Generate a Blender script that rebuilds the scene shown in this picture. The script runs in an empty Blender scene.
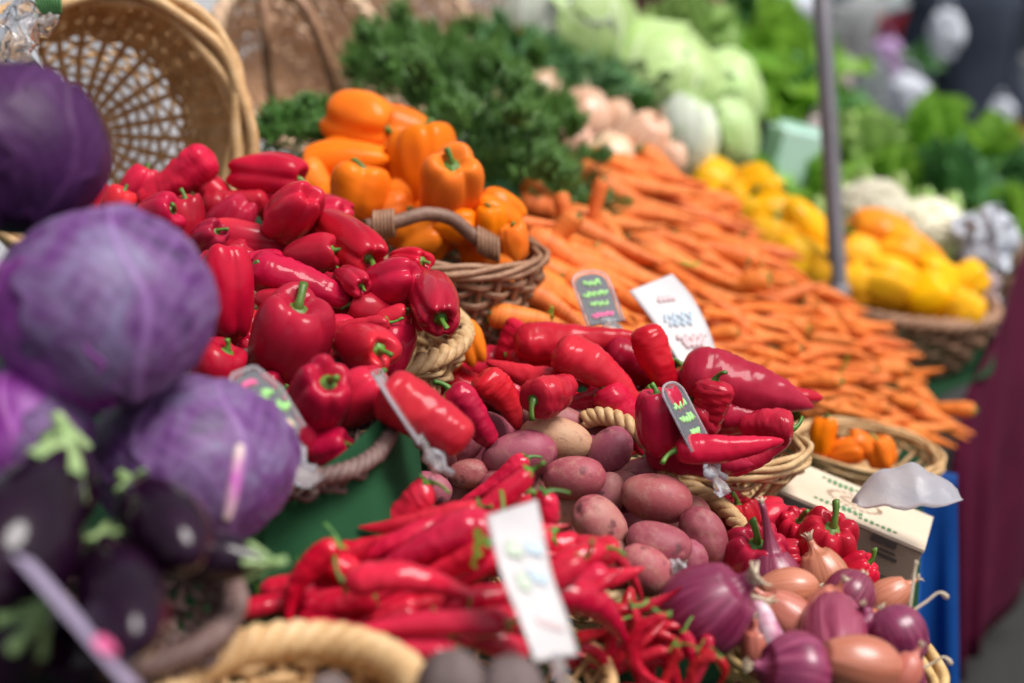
import bpy, math, random
import numpy as np
from mathutils import Vector, Matrix, Quaternion, noise
random.seed(7)
RND = random.Random(11)
scene = bpy.context.scene
COL = scene.collection
# ------------------------------------------------------------------ camera frame
CAMZ, PITCH, FPX = 1.5, math.radians(14), 1024 * 50 / 36
CO = Vector((0, 0, CAMZ))
RT = Vector((1, 0, 0))
UP = Vector((0, math.sin(PITCH), math.cos(PITCH)))
FW = Vector((0, math.cos(PITCH), -math.sin(PITCH)))
def P(px, py, d):
    """world point seen at picture place px, py and lying d metres into the scene"""
    return CO + FW * d + RT * ((px - 512) / FPX * d) + UP * ((341.5 - py) / FPX * d)
def AX(ang, tilt=0):
    a = math.radians(ang); t = math.radians(tilt)
    v = RT * (math.cos(a) * math.cos(t)) + UP * (math.sin(a) * math.cos(t)) - FW * math.sin(t)
    return v.normalized()
# ------------------------------------------------------------------ materials
MATS = {}
class NT:
    def __init__(s, name, **kw):
        m = bpy.data.materials.new(name); m.use_nodes = True
        s.m = m; s.t = m.node_tree; s.b = s.t.nodes['Principled BSDF']
        for k, v in kw.items():
            s.b.inputs[k.replace('_', ' ')].default_value = v
        MATS[name] = m
    def n(s, ty, **kw):
        x = s.t.nodes.new(ty)
        for k, v in kw.items():
            if hasattr(x, k) and not isinstance(v, tuple): setattr(x, k, v)
            else: x.inputs[k].default_value = v
        return x
    def l(s, a, b): s.t.links.new(a, b)
    def noise(s, scale, detail=3, rough=.55, dist=0, coord='Object'):
        tc = s.n('ShaderNodeTexCoord'); x = s.n('ShaderNodeTexNoise')
        x.inputs['Scale'].default_value = scale; x.inputs['Detail'].default_value = detail
        x.inputs['Roughness'].default_value = rough; x.inputs['Distortion'].default_value = dist
        oi = s.n('ShaderNodeObjectInfo'); add = s.n('ShaderNodeVectorMath', operation='ADD')
        mul = s.n('ShaderNodeVectorMath', operation='SCALE'); mul.inputs['Scale'].default_value = 37.0
        cx = s.n('ShaderNodeCombineXYZ'); s.l(oi.outputs['Random'], cx.inputs[0]); s.l(oi.outputs['Random'], cx.inputs[1])
        s.l(cx.outputs[0], mul.inputs[0]); s.l(tc.outputs[coord], add.inputs[0]); s.l(mul.outputs[0], add.inputs[1])
        s.l(add.outputs[0], x.inputs['Vector'])
        return x.outputs['Fac']
    def ramp(s, fac, stops):
        r = s.n('ShaderNodeValToRGB'); e = r.color_ramp.elements
        while len(e) > 1: e.remove(e[-1])
        e[0].position = stops[0][0]; e[0].color = (*stops[0][1], 1)
        for p, c in stops[1:]:
            q = e.new(p); q.color = (*c, 1)
        s.l(fac, r.inputs[0]); return r.outputs[0]
    def mix(s, fac, a, b, mode='MIX'):
        x = s.n('ShaderNodeMix', data_type='RGBA', blend_type=mode)
        for sock, v in ((x.inputs[0], fac), (x.inputs[6], a), (x.inputs[7], b)):
            if isinstance(v, (int, float)): sock.default_value = v
            elif isinstance(v, tuple): sock.default_value = (*v, 1) if len(v) == 3 else v
            else: s.l(v, sock)
        return x.outputs[2]
    def vary(s, col, hue=.01, val=.15, sat=.025):
        oi = s.n('ShaderNodeObjectInfo'); h = s.n('ShaderNodeHueSaturation')
        def mr(lo, hi, mult):
            m = s.n('ShaderNodeMath', operation='MULTIPLY'); m.inputs[1].default_value = mult
            f = s.n('ShaderNodeMath', operation='FRACT'); s.l(oi.outputs['Random'], m.inputs[0]); s.l(m.outputs[0], f.inputs[0])
            r = s.n('ShaderNodeMapRange'); r.inputs[3].default_value = lo; r.inputs[4].default_value = hi
            s.l(f.outputs[0], r.inputs[0]); return r.outputs[0]
        s.l(mr(.5 - hue, .5 + hue, 1), h.inputs['Hue']); s.l(mr(1 - val, 1 + val, 7.3), h.inputs['Value'])
        s.l(mr(1 - sat, 1, 13.7), h.inputs['Saturation'])
        if isinstance(col, tuple): h.inputs['Color'].default_value = (*col, 1)
        else: s.l(col, h.inputs['Color'])
        return h.outputs[0]
    def color(s, c):
        if isinstance(c, tuple): s.b.inputs['Base Color'].default_value = (*c, 1)
        else: s.l(c, s.b.inputs['Base Color'])
    def bump(s, h, strength=.3, dist=.002):
        b = s.n('ShaderNodeBump'); b.inputs['Strength'].default_value = strength; b.inputs['Distance'].default_value = dist
        s.l(h, b.inputs['Height']); s.l(b.outputs[0], s.b.inputs['Normal'])
def skin(name, c1, c2, rough=.25, coat=.25, bump=.12, sc=16, hue=.004, val=.13, blush=None):
    t = NT(name, Roughness=rough, Coat_Weight=coat * .8, Coat_Roughness=.07, Coat_IOR=1.38, Specular_IOR_Level=.06)
    f = t.noise(sc, 4); col = t.ramp(f, [(.35, c1), (.65, c2)])
    if blush:
        g = t.noise(5, 2); col = t.mix(t.ramp(g, [(.55, (0, 0, 0)), (.72, (1, 1, 1))]), col, blush)
    t.color(t.vary(col, hue, val))
    rr = t.noise(30, 3); mr = t.n('ShaderNodeMapRange'); mr.inputs[3].default_value = rough * .7; mr.inputs[4].default_value = rough * 1.5
    t.l(rr, mr.inputs[0]); t.l(mr.outputs[0], t.b.inputs['Roughness'])
    t.bump(t.noise(55, 3), bump, .002)
    t.b.inputs['Subsurface Weight'].default_value = 0
    return t.m
skin('red_skin', (.34, .002, .022), (.50, .006, .036), .3, .5, blush=(.56, .013, .026), val=.2)
skin('romano_skin', (.42, .003, .020), (.56, .007, .030), .3, .5, bump=.2)
skin('mauve_red_skin', (.28, .004, .022), (.38, .009, .035), .28, .4)
skin('chili_skin', (.46, .002, .026), (.58, .006, .038), .2, 1.1, hue=.003, bump=.35)
skin('small_chili_skin', (.36, .002, .016), (.50, .005, .026), .2, .9, bump=.3)
skin('orange_skin', (.76, .145, .001), (.84, .20, .002), .26, .25, val=.08)
skin('yellow_skin', (.88, .38, .001), (.92, .50, .002), .26, .25, val=.06)
skin('eggplant_skin', (.007, .002, .007), (.016, .003, .015), .10, .9, bump=.05)
t = NT('stem_green', Roughness=.45); t.color(t.vary(t.ramp(t.noise(60, 3), [(.3, (.04, .12, .012)), (.7, (.12, .26, .03))]), .02, .3)); t.bump(t.noise(180, 2), .3, .001)
t = NT('calyx_pale', Roughness=.6); t.color(t.ramp(t.noise(30, 3), [(.3, (.18, .30, .10)), (.7, (.34, .46, .20))])); t.bump(t.noise(120, 2), .3, .001)
# carrot: rings
t = NT('carrot_skin', Roughness=.5, Specular_IOR_Level=.25)
tc = t.n('ShaderNodeTexCoord'); mp = t.n('ShaderNodeMapping'); mp.inputs['Scale'].default_value = (3, 3, 60)
t.l(tc.outputs['Object'], mp.inputs[0]); nz = t.n('ShaderNodeTexNoise'); nz.inputs['Scale'].default_value = 3; t.l(mp.outputs[0], nz.inputs[0])
c = t.ramp(nz.outputs[0], [(.35, (.58, .125, .014)), (.55, (.76, .19, .028)), (.75, (.80, .26, .06))])
t.color(t.vary(c, .005, .12)); t.bump(nz.outputs[0], .35, .002)
# potato
t = NT('potato_skin', Roughness=.55, Specular_IOR_Level=.4)
f = t.noise(9, 5, .6); c = t.ramp(f, [(.34, (.27, .035, .065)), (.52, (.34, .075, .10)), (.68, (.40, .17, .14))])
f2 = t.noise(75, 5, .75); c = t.mix(t.ramp(f2, [(.5, (0, 0, 0)), (.68, (.45, .45, .45))]), c, (.42, .23, .16))
f3 = t.noise(38, 2); c = t.mix(t.ramp(f3, [(.62, (0, 0, 0)), (.69, (.85, .85, .85))]), c, (.12, .035, .04))
t.color(t.vary(c, .012, .16)); t.bump(f2, .4, .0015)
t = NT('potato_brown_skin', Roughness=.65)
f = t.noise(9, 5, .6); c = t.ramp(f, [(.34, (.42, .18, .13)), (.52, (.46, .24, .15)), (.68, (.50, .31, .20))])
f2 = t.noise(110, 4, .7); c = t.mix(t.ramp(f2, [(.52, (0, 0, 0)), (.7, (.6, .6, .6))]), c, (.2, .085, .06))
t.color(t.vary(c, .01, .12)); t.bump(f2, .4, .0015)
def onion(name, ca, cb, cc, rough=.3):
    t = NT(name, Roughness=rough, Coat_Weight=.15)
    tc = t.n('ShaderNodeTexCoord'); sp = t.n('ShaderNodeSeparateXYZ'); t.l(tc.outputs['Object'], sp.inputs[0])
    at = t.n('ShaderNodeMath', operation='ARCTAN2'); t.l(sp.outputs[1], at.inputs[0]); t.l(sp.outputs[0], at.inputs[1])
    si = t.n('ShaderNodeMath', operation='SINE'); co = t.n('ShaderNodeMath', operation='COSINE')
    t.l(at.outputs[0], si.inputs[0]); t.l(at.outputs[0], co.inputs[0])
    cb_ = t.n('ShaderNodeCombineXYZ'); t.l(si.outputs[0], cb_.inputs[0]); t.l(co.outputs[0], cb_.inputs[1])
    zz = t.n('ShaderNodeMath', operation='MULTIPLY'); zz.inputs[1].default_value = 3; t.l(sp.outputs[2], zz.inputs[0]); t.l(zz.outputs[0], cb_.inputs[2])
    nz = t.n('ShaderNodeTexNoise'); nz.inputs['Scale'].default_value = 9; nz.inputs['Detail'].default_value = 4; t.l(cb_.outputs[0], nz.inputs[0])
    c = t.ramp(nz.outputs[0], [(.32, ca), (.5, cb), (.68, cc)])
    g = t.noise(14, 3); c = t.mix(t.ramp(g, [(.55, (0, 0, 0)), (.75, (.6, .6, .6))]), c, cc)
    t.color(t.vary(c, .012, .14)); t.bump(nz.outputs[0], .25, .002)
onion('purple_onion_skin', (.14, .010, .045), (.21, .022, .07), (.31, .065, .13))
onion('brown_onion_skin', (.42, .12, .065), (.50, .165, .095), (.54, .20, .13))
onion('dark_onion_skin', (.12, .005, .03), (.17, .010, .045), (.24, .03, .08), .4)
onion('peach_onion_skin', (.60, .28, .16), (.72, .42, .28), (.78, .55, .42))
t = NT('dry_root', Roughness=.9); t.color(t.ramp(t.noise(60, 3), [(.3, (.45, .34, .22)), (.7, (.72, .62, .48))])); t.bump(t.noise(150, 3), .6, .002)
t = NT('garlic_paper', Roughness=.5); t.color(t.ramp(t.noise(30, 3), [(.4, (.75, .68, .70)), (.6, (.45, .15, .25))]))
# purple cabbage
t = NT('purple_cabbage_leaf', Roughness=.5, Specular_IOR_Level=.3)
f = t.noise(17, 6, .62, .9); c = t.ramp(f, [(.38, (.03, .004, .05)), (.46, (.10, .010, .14)), (.54, (.12, .05, .16)), (.66, (.17, .145, .27))])
f2 = t.noise(60, 4); c = t.mix(.25, c, t.ramp(f2, [(.3, (.06, .02, .09)), (.7, (.30, .24, .40))]))
t.color(c); t.bump(t.noise(40, 5), .5, .004)
t = NT('dark_purple_cabbage_leaf', Roughness=.5, Specular_IOR_Level=.25)
t.color(t.ramp(t.noise(12, 6, .65, .6), [(.3, (.018, .004, .028)), (.5, (.045, .008, .06)), (.75, (.09, .03, .12))])); t.bump(t.noise(40, 5), .5, .004)
t = NT('magenta_cabbage_leaf', Roughness=.45, Specular_IOR_Level=.3)
t.color(t.ramp(t.noise(12, 6, .65, .6), [(.3, (.07, .004, .09)), (.5, (.18, .012, .22)), (.72, (.30, .10, .36))])); t.bump(t.noise(40, 5), .4, .004)
t = NT('cabbage_vein', Roughness=.4); t.color(t.ramp(t.noise(25, 2), [(.4, (.50, .12, .42)), (.6, (.72, .62, .50))]))
def leafmat(name, a, b, rough=.5, sc=25, trans=.0):
    t = NT(name, Roughness=rough); t.color(t.vary(t.ramp(t.noise(sc, 5, .65), [(.3, a), (.7, b)]), .01, .2)); t.bump(t.noise(sc * 3, 3), .4, .003)
    if trans:
        tr = t.n('ShaderNodeBsdfTranslucent'); tr.inputs[0].default_value = (*b, 1)
        mx = t.n('ShaderNodeMixShader'); mx.inputs[0].default_value = trans
        out = t.t.nodes['Material Output']; t.l(t.b.outputs[0], mx.inputs[1]); t.l(tr.outputs[0], mx.inputs[2]); t.l(mx.outputs[0], out.inputs[0])
leafmat('herb_green', (.03, .11, .02), (.21, .42, .10), .5, 13, .35)
leafmat('kale_green', (.06, .18, .05), (.14, .34, .11), .5, 20, .15)
leafmat('lettuce_green', (.14, .36, .03), (.34, .60, .08), .45, 12, .4)
leafmat('pale_lettuce', (.22, .40, .08), (.42, .58, .20), .45, 12, .25)
leafmat('cabbage_green', (.24, .42, .09), (.48, .64, .25), .4, 10)
leafmat('napa_white', (.62, .72, .50), (.84, .88, .76), .4, 8)
leafmat('cauliflower_white', (.62, .58, .42), (.80, .76, .60), .7, 40)
leafmat('gourd_green', (.02, .07, .01), (.06, .16, .02), .35)
def wicker(name, a, b, c_, rough=.55):
    t = NT(name, Roughness=rough); tc = t.n('ShaderNodeTexCoord')
    f = t.noise(28, 4, .6); g = t.noise(160, 3)
    c = t.ramp(f, [(.3, a), (.52, b), (.74, c_)]); c = t.mix(.3, c, t.ramp(g, [(.35, a), (.7, c_)]))
    t.color(c); t.bump(g, .5, .0012)
wicker('light_wicker', (.30, .16, .06), (.55, .35, .16), (.70, .50, .28))
wicker('tan_wicker', (.42, .23, .09), (.62, .39, .18), (.74, .52, .29))
wicker('brown_wicker', (.16, .07, .035), (.30, .15, .08), (.46, .27, .16))
wicker('dark_wicker', (.08, .04, .035), (.15, .085, .075), (.26, .17, .15))
wicker('pink_wicker', (.58, .36, .22), (.74, .50, .33), (.82, .62, .45))
wicker('husk_straw', (.42, .25, .08), (.60, .40, .16), (.74, .54, .27), .7)
wicker('bark_stick', (.10, .05, .03), (.20, .10, .065), (.32, .19, .13))
def cloth(name, a, b, rough=.85):
    t = NT(name, Roughness=rough, Specular_IOR_Level=.15); t.color(t.ramp(t.noise(6, 4), [(.3, a), (.7, b)])); t.bump(t.noise(500, 2), .25, .001)
cloth('green_cloth', (.008, .046, .018), (.015, .072, .028))
cloth('dark_green_cloth', (.006, .03, .012), (.010, .045, .018))
cloth('blue_cloth', (.002, .035, .17), (.004, .055, .23), .6)
cloth('maroon_cloth', (.050, .002, .015), (.085, .004, .026), .9)
cloth('navy_cloth', (.016, .022, .036), (.03, .038, .058))
cloth('red_cloth', (.30, .015, .02), (.40, .02, .03))
cloth('lilac_cloth', (.34, .22, .40), (.45, .30, .50))
cloth('grey_cloth', (.22, .25, .25), (.32, .35, .35))
cloth('white_tarp', (.74, .75, .80), (.82, .83, .87), .5)
cloth('denim', (.03, .05, .09), (.05, .07, .12))
t = NT('white_card', Roughness=.4, Coat_Weight=.3); t.color(t.ramp(t.noise(20, 2), [(.3, (.50, .47, .48)), (.7, (.57, .54, .54))]))
t = NT('slate_card', Roughness=.5, Specular_IOR_Level=.2); t.color((.045, .05, .065))
t = NT('chalk_green', Roughness=.7); t.color((.30, .62, .20))
t = NT('chalk_pink', Roughness=.7); t.color((.75, .12, .30))
t = NT('chalk_cream', Roughness=.7); t.color((.70, .55, .36))
t = NT('ink_pink', Roughness=.6); t.color((.74, .55, .56))
t = NT('ink_blue', Roughness=.6); t.color((.52, .62, .70))
t = NT('ink_green', Roughness=.6); t.color((.52, .60, .48))
t = NT('print_green', Roughness=.8); t.color((.08, .22, .10))
t = NT('print_dark', Roughness=.8); t.color((.085, .07, .06))
t = NT('cardboard', Roughness=.85); t.color(t.ramp(t.noise(10, 4), [(.3, (.24, .17, .125)), (.7, (.31, .225, .165))])); t.bump(t.noise(200, 2), .2, .001)
t = NT('pale_cardboard', Roughness=.8); t.color(t.ramp(t.noise(10, 4), [(.3, (.58, .46, .34)), (.7, (.68, .56, .43))]))
t = NT('mint_carton', Roughness=.5); t.color(t.ramp(t.noise(10, 2), [(.3, (.45, .68, .58)), (.7, (.55, .76, .66))]))
def plastic(name, col, trans, rough=.15):
    t = NT(name, Roughness=rough, Transmission_Weight=trans, IOR=1.3); t.color(col); t.bump(t.noise(70, 4), .5, .002)
plastic('clear_plastic', (.93, .93, .96), .85)
plastic('frosted_plastic', (.66, .65, .70), .65, .3)
plastic('white_bag', (.56, .59, .66), .0, .4)
t = NT('pole_metal', Roughness=.5, Metallic=.2); t.color(t.ramp(t.noise(9, 3), [(.3, (.13, .125, .145)), (.7, (.19, .18, .20))]))
t = NT('asphalt', Roughness=.9); t.color(t.ramp(t.noise(40, 5, .7), [(.3, (.014, .014, .015)), (.7, (.035, .034, .033))])); t.bump(t.noise(200, 3), .5, .004)
t = NT('facade_beige', Roughness=.8); t.color(t.ramp(t.noise(1.2, 4), [(.3, (.50, .42, .34)), (.7, (.62, .54, .46))]))
t = NT('facade_dark', Roughness=.7); t.color(t.ramp(t.noise(1.5, 4), [(.3, (.16, .17, .175)), (.7, (.30, .32, .32))]))
t = NT('window_glass', Roughness=.1); t.color((.04, .05, .06))
t = NT('trim_white', Roughness=.5); t.color((.70, .68, .66))
t = NT('skin_tone', Roughness=.5); t.color((.55, .32, .24))
t = NT('hair_brown', Roughness=.7); t.color((.06, .035, .02))
t = NT('wood_board', Roughness=.8); t.color(t.ramp(t.noise(12, 4), [(.3, (.14, .08, .045)), (.7, (.26, .16, .09))]))
# ------------------------------------------------------------------ mesh tools
class MB:
    def __init__(s): s.v = []; s.f = []; s.n = 0; s.att = None
    def add(s, v, f):
        v = np.asarray(v, float).reshape(-1, 3); s.v.append(v)
        n = s.n; s.f += [tuple(i + n for i in q) for q in f]; s.n += len(v); return s
    def grid(s, A, closed=True, caps=False):
        A = np.asarray(A, float); n, m = A.shape[:2]; f = []
        mm = m if closed else m - 1
        for i in range(n - 1):
            for j in range(mm):
                k = (j + 1) % m
                f.append((i * m + j, i * m + k, (i + 1) * m + k, (i + 1) * m + j))
        if caps:
            f.append(tuple(range(m - 1, -1, -1))); f.append(tuple((n - 1) * m + j for j in range(m)))
        return s.add(A, f)
    def tube(s, pts, rad, seg=8, closed=False, flat=1.0, caps=True):
        p = np.asarray(pts, float); n = len(p)
        r = np.full(n, rad, float) if np.isscalar(rad) else np.asarray(rad, float)
        if closed: t = np.roll(p, -1, 0) - np.roll(p, 1, 0)
        else: t = np.gradient(p, axis=0)
        t /= np.linalg.norm(t, axis=1)[:, None] + 1e-12
        u = np.array([0, 0, 1.0])
        if abs(t[0] @ u) > .9: u = np.array([1.0, 0, 0])
        us = np.zeros((n, 3))
        for i in range(n):
            u = u - t[i] * (u @ t[i]); u /= np.linalg.norm(u) + 1e-12; us[i] = u
        w = np.cross(t, us); a = np.linspace(0, 2 * np.pi, seg, endpoint=False)
        A = p[:, None] + r[:, None, None] * (np.cos(a)[None, :, None] * us[:, None] + flat * np.sin(a)[None, :, None] * w[:, None])
        if closed:
            A = np.concatenate([A, A[:1]], 0); return s.grid(A, True)
        return s.grid(A, True, caps)
    def box(s, lo, hi):
        x0, y0, z0 = lo; x1, y1, z1 = hi
        return s.add([(x0,y0,z0),(x1,y0,z0),(x1,y1,z0),(x0,y1,z0),(x0,y0,z1),(x1,y0,z1),(x1,y1,z1),(x0,y1,z1)],
                     [(0,3,2,1),(4,5,6,7),(0,1,5,4),(1,2,6,5),(2,3,7,6),(3,0,4,7)])
    def mesh(s, name, mat, smooth=True):
        me = bpy.data.meshes.new(name)
        me.from_pydata(np.concatenate(s.v).tolist(), [], s.f); me.update()
        me.materials.append(MATS[mat])
        if s.att is not None: me.attributes.new('vein', 'FLOAT', 'POINT').data.foreach_set('value', np.asarray(s.att, float).ravel().tolist())
        if smooth: me.polygons.foreach_set('use_smooth', [True] * len(me.polygons))
        return me
def fn(p, sc, seed):   # smooth noise at points
    return np.array([noise.noise(Vector((x * sc + seed * 7.1, y * sc + seed * 3.3, z * sc - seed))) for x, y, z in p.reshape(-1, 3)]).reshape(p.shape[:-1])
def link(name, me, parent=None, mw=None):
    o = bpy.data.objects.new(name, me); COL.objects.link(o)
    if parent is not None: o.parent = parent
    if mw is not None: o.matrix_world = mw
    return o
def tag(o, label, cat, group=None, kind=None):
    o['label'] = label; o['category'] = cat
    if group: o['group'] = group
    if kind: o['kind'] = kind
    return o
def struct(o): o['kind'] = 'structure'; return o
def solid(me_obj, th):
    m = me_obj.modifiers.new('thickness', 'SOLIDIFY'); m.thickness = th; m.offset = 0
# ------------------------------------------------------------------ vegetables, stem along +Z
def stem_mesh(r, h, z0, seed, calyx=2.6, bend=.6, mat='stem_green', down=.25):
    g = random.Random(seed); mb = MB(); a0 = g.random() * 6.28
    n = 9; pts = []
    for i in range(n):
        t = i / (n - 1); b = bend * t * t
        pts.append((math.cos(a0) * b * h, math.sin(a0) * b * h, z0 + h * t * (1 - .25 * bend * t)))
    rad = [r * (1.15 - .45 * min(1, 2 * i / (n - 1)) + .4 * max(0, i / (n - 1) - .65)) for i in range(n)]
    mb.tube(pts, rad, 10)
    m, k = 30, 6; A = np.zeros((k, m, 3)); lob = 5 + g.randrange(2)
    for i in range(k):
        for j in range(m):
            th = 2 * math.pi * j / m
            R = calyx * r * (i / (k - 1)) * (1 + .28 * math.cos(lob * th + a0) * (i / (k - 1)))
            A[i, j] = (R * math.cos(th), R * math.sin(th), z0 + r * .7 * (1 - (i / (k - 1)) ** 2) - down * R + .0012)
    mb.grid(A)
    B = A[-1:].copy(); B2 = B.copy(); B2[..., 2] -= r * .8
    mb.grid(np.concatenate([B, B2], 0))
    return mb.mesh('stem', mat)
def bell_mesh(L, W, n=4, seed=0, crease=.16, taper=.15, block=.55, dim=.16, rough=.02, mat='red_skin', mm=56, kk=40, bendx=0):
    g = random.Random(seed); A = np.zeros((kk, mm, 3)); offs = [g.uniform(-.18, .18) for _ in range(n)]
    offs2 = g.random() * 6.28; amp = [g.uniform(.88, 1.08) for _ in range(n)]; zl = [g.uniform(-.06, .06) for _ in range(n)]
    for i in range(kk):
        ph = math.pi * (i + .02) / (kk - 1 + .04); sp, cp = math.sin(ph), math.cos(ph)
        rr = sp ** block; zz = math.copysign(abs(cp) ** .9, cp)
        for j in range(mm):
            th = 2 * math.pi * j / mm; q = n * th / (2 * math.pi) + .12 * math.sin(th + offs2)
            li = int(math.floor(q)) % n; fr = q - math.floor(q)
            lobe = abs(math.sin(math.pi * fr))
            cr = (1 - lobe) ** 1.5 * (.42 + .58 * abs(zz) ** 1.5)
            w = math.sin(math.pi * fr) ** 2
            R = W / 2 * rr * (1 - crease * cr) * (1 + (amp[li] - 1) * w)
            s = (1 - zz) / 2
            R *= 1 - taper * s ** 1.3
            z = zz * L / 2
            e = rr
            z -= dim * L * math.exp(-(e / .42) ** 2) * (1 if cp > 0 else -.8)
            z += (.05 * L * w * (1 if cp > 0 else -1) + zl[li] * L * w) * (1 - abs(sp)) ** .3 * min(1, rr * 1.6) * (1.0 if cp < 0 else .6)
            A[i, j] = (R * math.cos(th), R * math.sin(th), z)
    A *= 1 + rough * 2.6 * fn(A, 1.3 / W, seed)[..., None] * 2 + rough * .5 * fn(A, 5 / W, seed + 5)[..., None]
    A[..., 0] += bendx * (A[..., 2] / L) ** 2 * L
    return MB().grid(A).mesh('bell_pepper', mat)
def long_mesh(L, W, bend=.4, seed=0, lobes=3, lob=.07, tip=.2, pw=1.8, wr=.03, mat='romano_skin', mm=28, kk=56, wob=.06, wrf=9):
    """pointed pepper: stem at +Z, arc in the XZ plane; centred on its middle"""
    g = random.Random(seed); t = np.linspace(0.0, 1, kk); t = (1 - np.cos(t * np.pi)) / 2 * .6 + t * .4
    a = bend * (t - .5) ** 1 if True else 0
    ds = np.diff(t, prepend=0) * L
    ang = bend * (t - .5) + wob * np.sin(t * 7 + seed)
    x = np.cumsum(-np.sin(ang) * ds); z = -np.cumsum(np.cos(ang) * ds); y = wob * .5 * L * np.sin(t * 4 + seed * 2) * .4
    x -= x.mean(); z -= (z[0] + z[-1]) / 2
    w = np.sqrt(np.clip(1 - (1 - t) ** 16, 0, 1)) * (1 - (1 - tip) * t ** pw) * np.sqrt(np.clip(1 - t ** 26, 0, 1))
    th = np.linspace(0, 2 * np.pi, mm, endpoint=False)
    A = np.zeros((kk, mm, 3)); ph = g.random() * 6
    for i in range(kk):
        q = (1 - lob * (1 - t[i] * .6) * (1 - np.abs(np.cos(lobes * (th + ph + .6 * t[i]) / 2))) ** 1.4 * 2)
        R = W / 2 * w[i] * q
        cx, sx = math.cos(ang[i]), math.sin(ang[i])
        A[i, :, 0] = x[i] + R * np.cos(th) * cx; A[i, :, 1] = y[i] + R * np.sin(th); A[i, :, 2] = z[i] - R * np.cos(th) * sx
    nn = fn(A, wrf / L, seed); n2 = fn(A * np.array([1, 1, 2.5]), 2.2 * wrf / L, seed + 3)
    ctr = A.mean(1, keepdims=True); A = ctr + (A - ctr) * (1 + (wr * 3 * nn + wr * 2 * n2)[..., None])
    A[0] = A[0].mean(0) - np.array([0, 0, W * .1]) + (A[0] - A[0].mean(0)) * .3
    m = MB().grid(A, True, True).mesh('pepper', mat)
    return m, (x[0], y[0], z[0])
def ell_mesh(L, W, seed, kk=26, mm=34, rough=.05, mat='potato_skin', eyes=7, sq=.85):
    g = random.Random(seed); A = np.zeros((kk, mm, 3))
    for i in range(kk):
        ph = math.pi * (i + .01) / (kk - 1 + .02)
        for j in range(mm):
            th = 2 * math.pi * j / mm
            A[i, j] = (W / 2 * math.sin(ph) ** sq * math.cos(th), W / 2 * .9 * math.sin(ph) ** sq * math.sin(th), L / 2 * math.cos(ph))
    A *= 1 + rough * 2 * fn(A, 1.2 / W, seed)[..., None]
    for _ in range(eyes):
        c = A[g.randrange(3, kk - 3), g.randrange(mm)].copy()
        d = np.linalg.norm(A - c, axis=-1); A *= 1 - (.09 * np.exp(-(d / (W * .075)) ** 2))[..., None]
    return MB().grid(A).mesh('potato', mat)
def onion_mesh(W, seed, neck=.45, neckr=.07, mat='purple_onion_skin', flat=.9, kk=36, mm=36):
    A = np.zeros((kk, mm, 3)); g = random.Random(seed); lean = g.uniform(-.3, .3)
    for i in range(kk):
        s = i / (kk - 1)
        if s < .3:
            q = s / .3; r = W / 2 * (neckr * 2 * (1 - .3 * q) + (q ** 5) * (.36 + .6 * neckr)); z = W * flat / 2 + neck * W * (1 - q) ** 1.3 - q * .02 * W
            r = W / 2 * (neckr * 2 + .36 * q ** 2.5); x = lean * neck * W * (1 - q) ** 2
        else:
            q = (s - .3) / .7; ph0 = math.asin(min(.99, neckr * 2 + .36)); ph = ph0 + (math.pi - .05 - ph0) * q
            r = W / 2 * math.sin(ph) ** .95; z = W * flat / 2 * math.cos(ph) + (.10 * W) * math.exp(-q * 7) - .01 * W; x = 0
        for j in range(mm):
            th = 2 * math.pi * j / mm
            A[i, j] = (r * math.cos(th) + x, r * math.sin(th), z)
    A *= 1 + .035 * fn(A, 2 / W, seed)[..., None] + .012 * np.sin(np.linspace(0, 2 * np.pi, mm) * 9 + seed)[None, :, None]
    return MB().grid(A, True, True).mesh('onion', mat), (lean * neck * W, 0, W * flat / 2 + neck * W)
def roots_mesh(r, h, z0, seed, x0=0, up=False):
    g = random.Random(seed); mb = MB()
    for _ in range(14):
        a = g.random() * 6.28; k = g.uniform(.2, 1); s = 1 if up else -1
        mb.tube([(x0 + r * .3 * math.cos(a) * k, r * .3 * math.sin(a) * k, z0 - s * h * .2), (x0 + r * .7 * math.cos(a) * k, r * .7 * math.sin(a) * k, z0 + s * h * .5),
                 (x0 + r * 1.3 * math.cos(a + .5) * k, r * 1.3 * math.sin(a + .5) * k, z0 + s * h * g.uniform(.7, 1.1))], [r * .16, r * .13, r * .06], 5)
    return mb.mesh('roots', 'dry_root')
def carrot_mesh(L, W, seed):
    return long_mesh(L, W, .25, seed, 3, .015, .12, 1.25, .018, 'carrot_skin', 16, 28, .05, 14)
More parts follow.
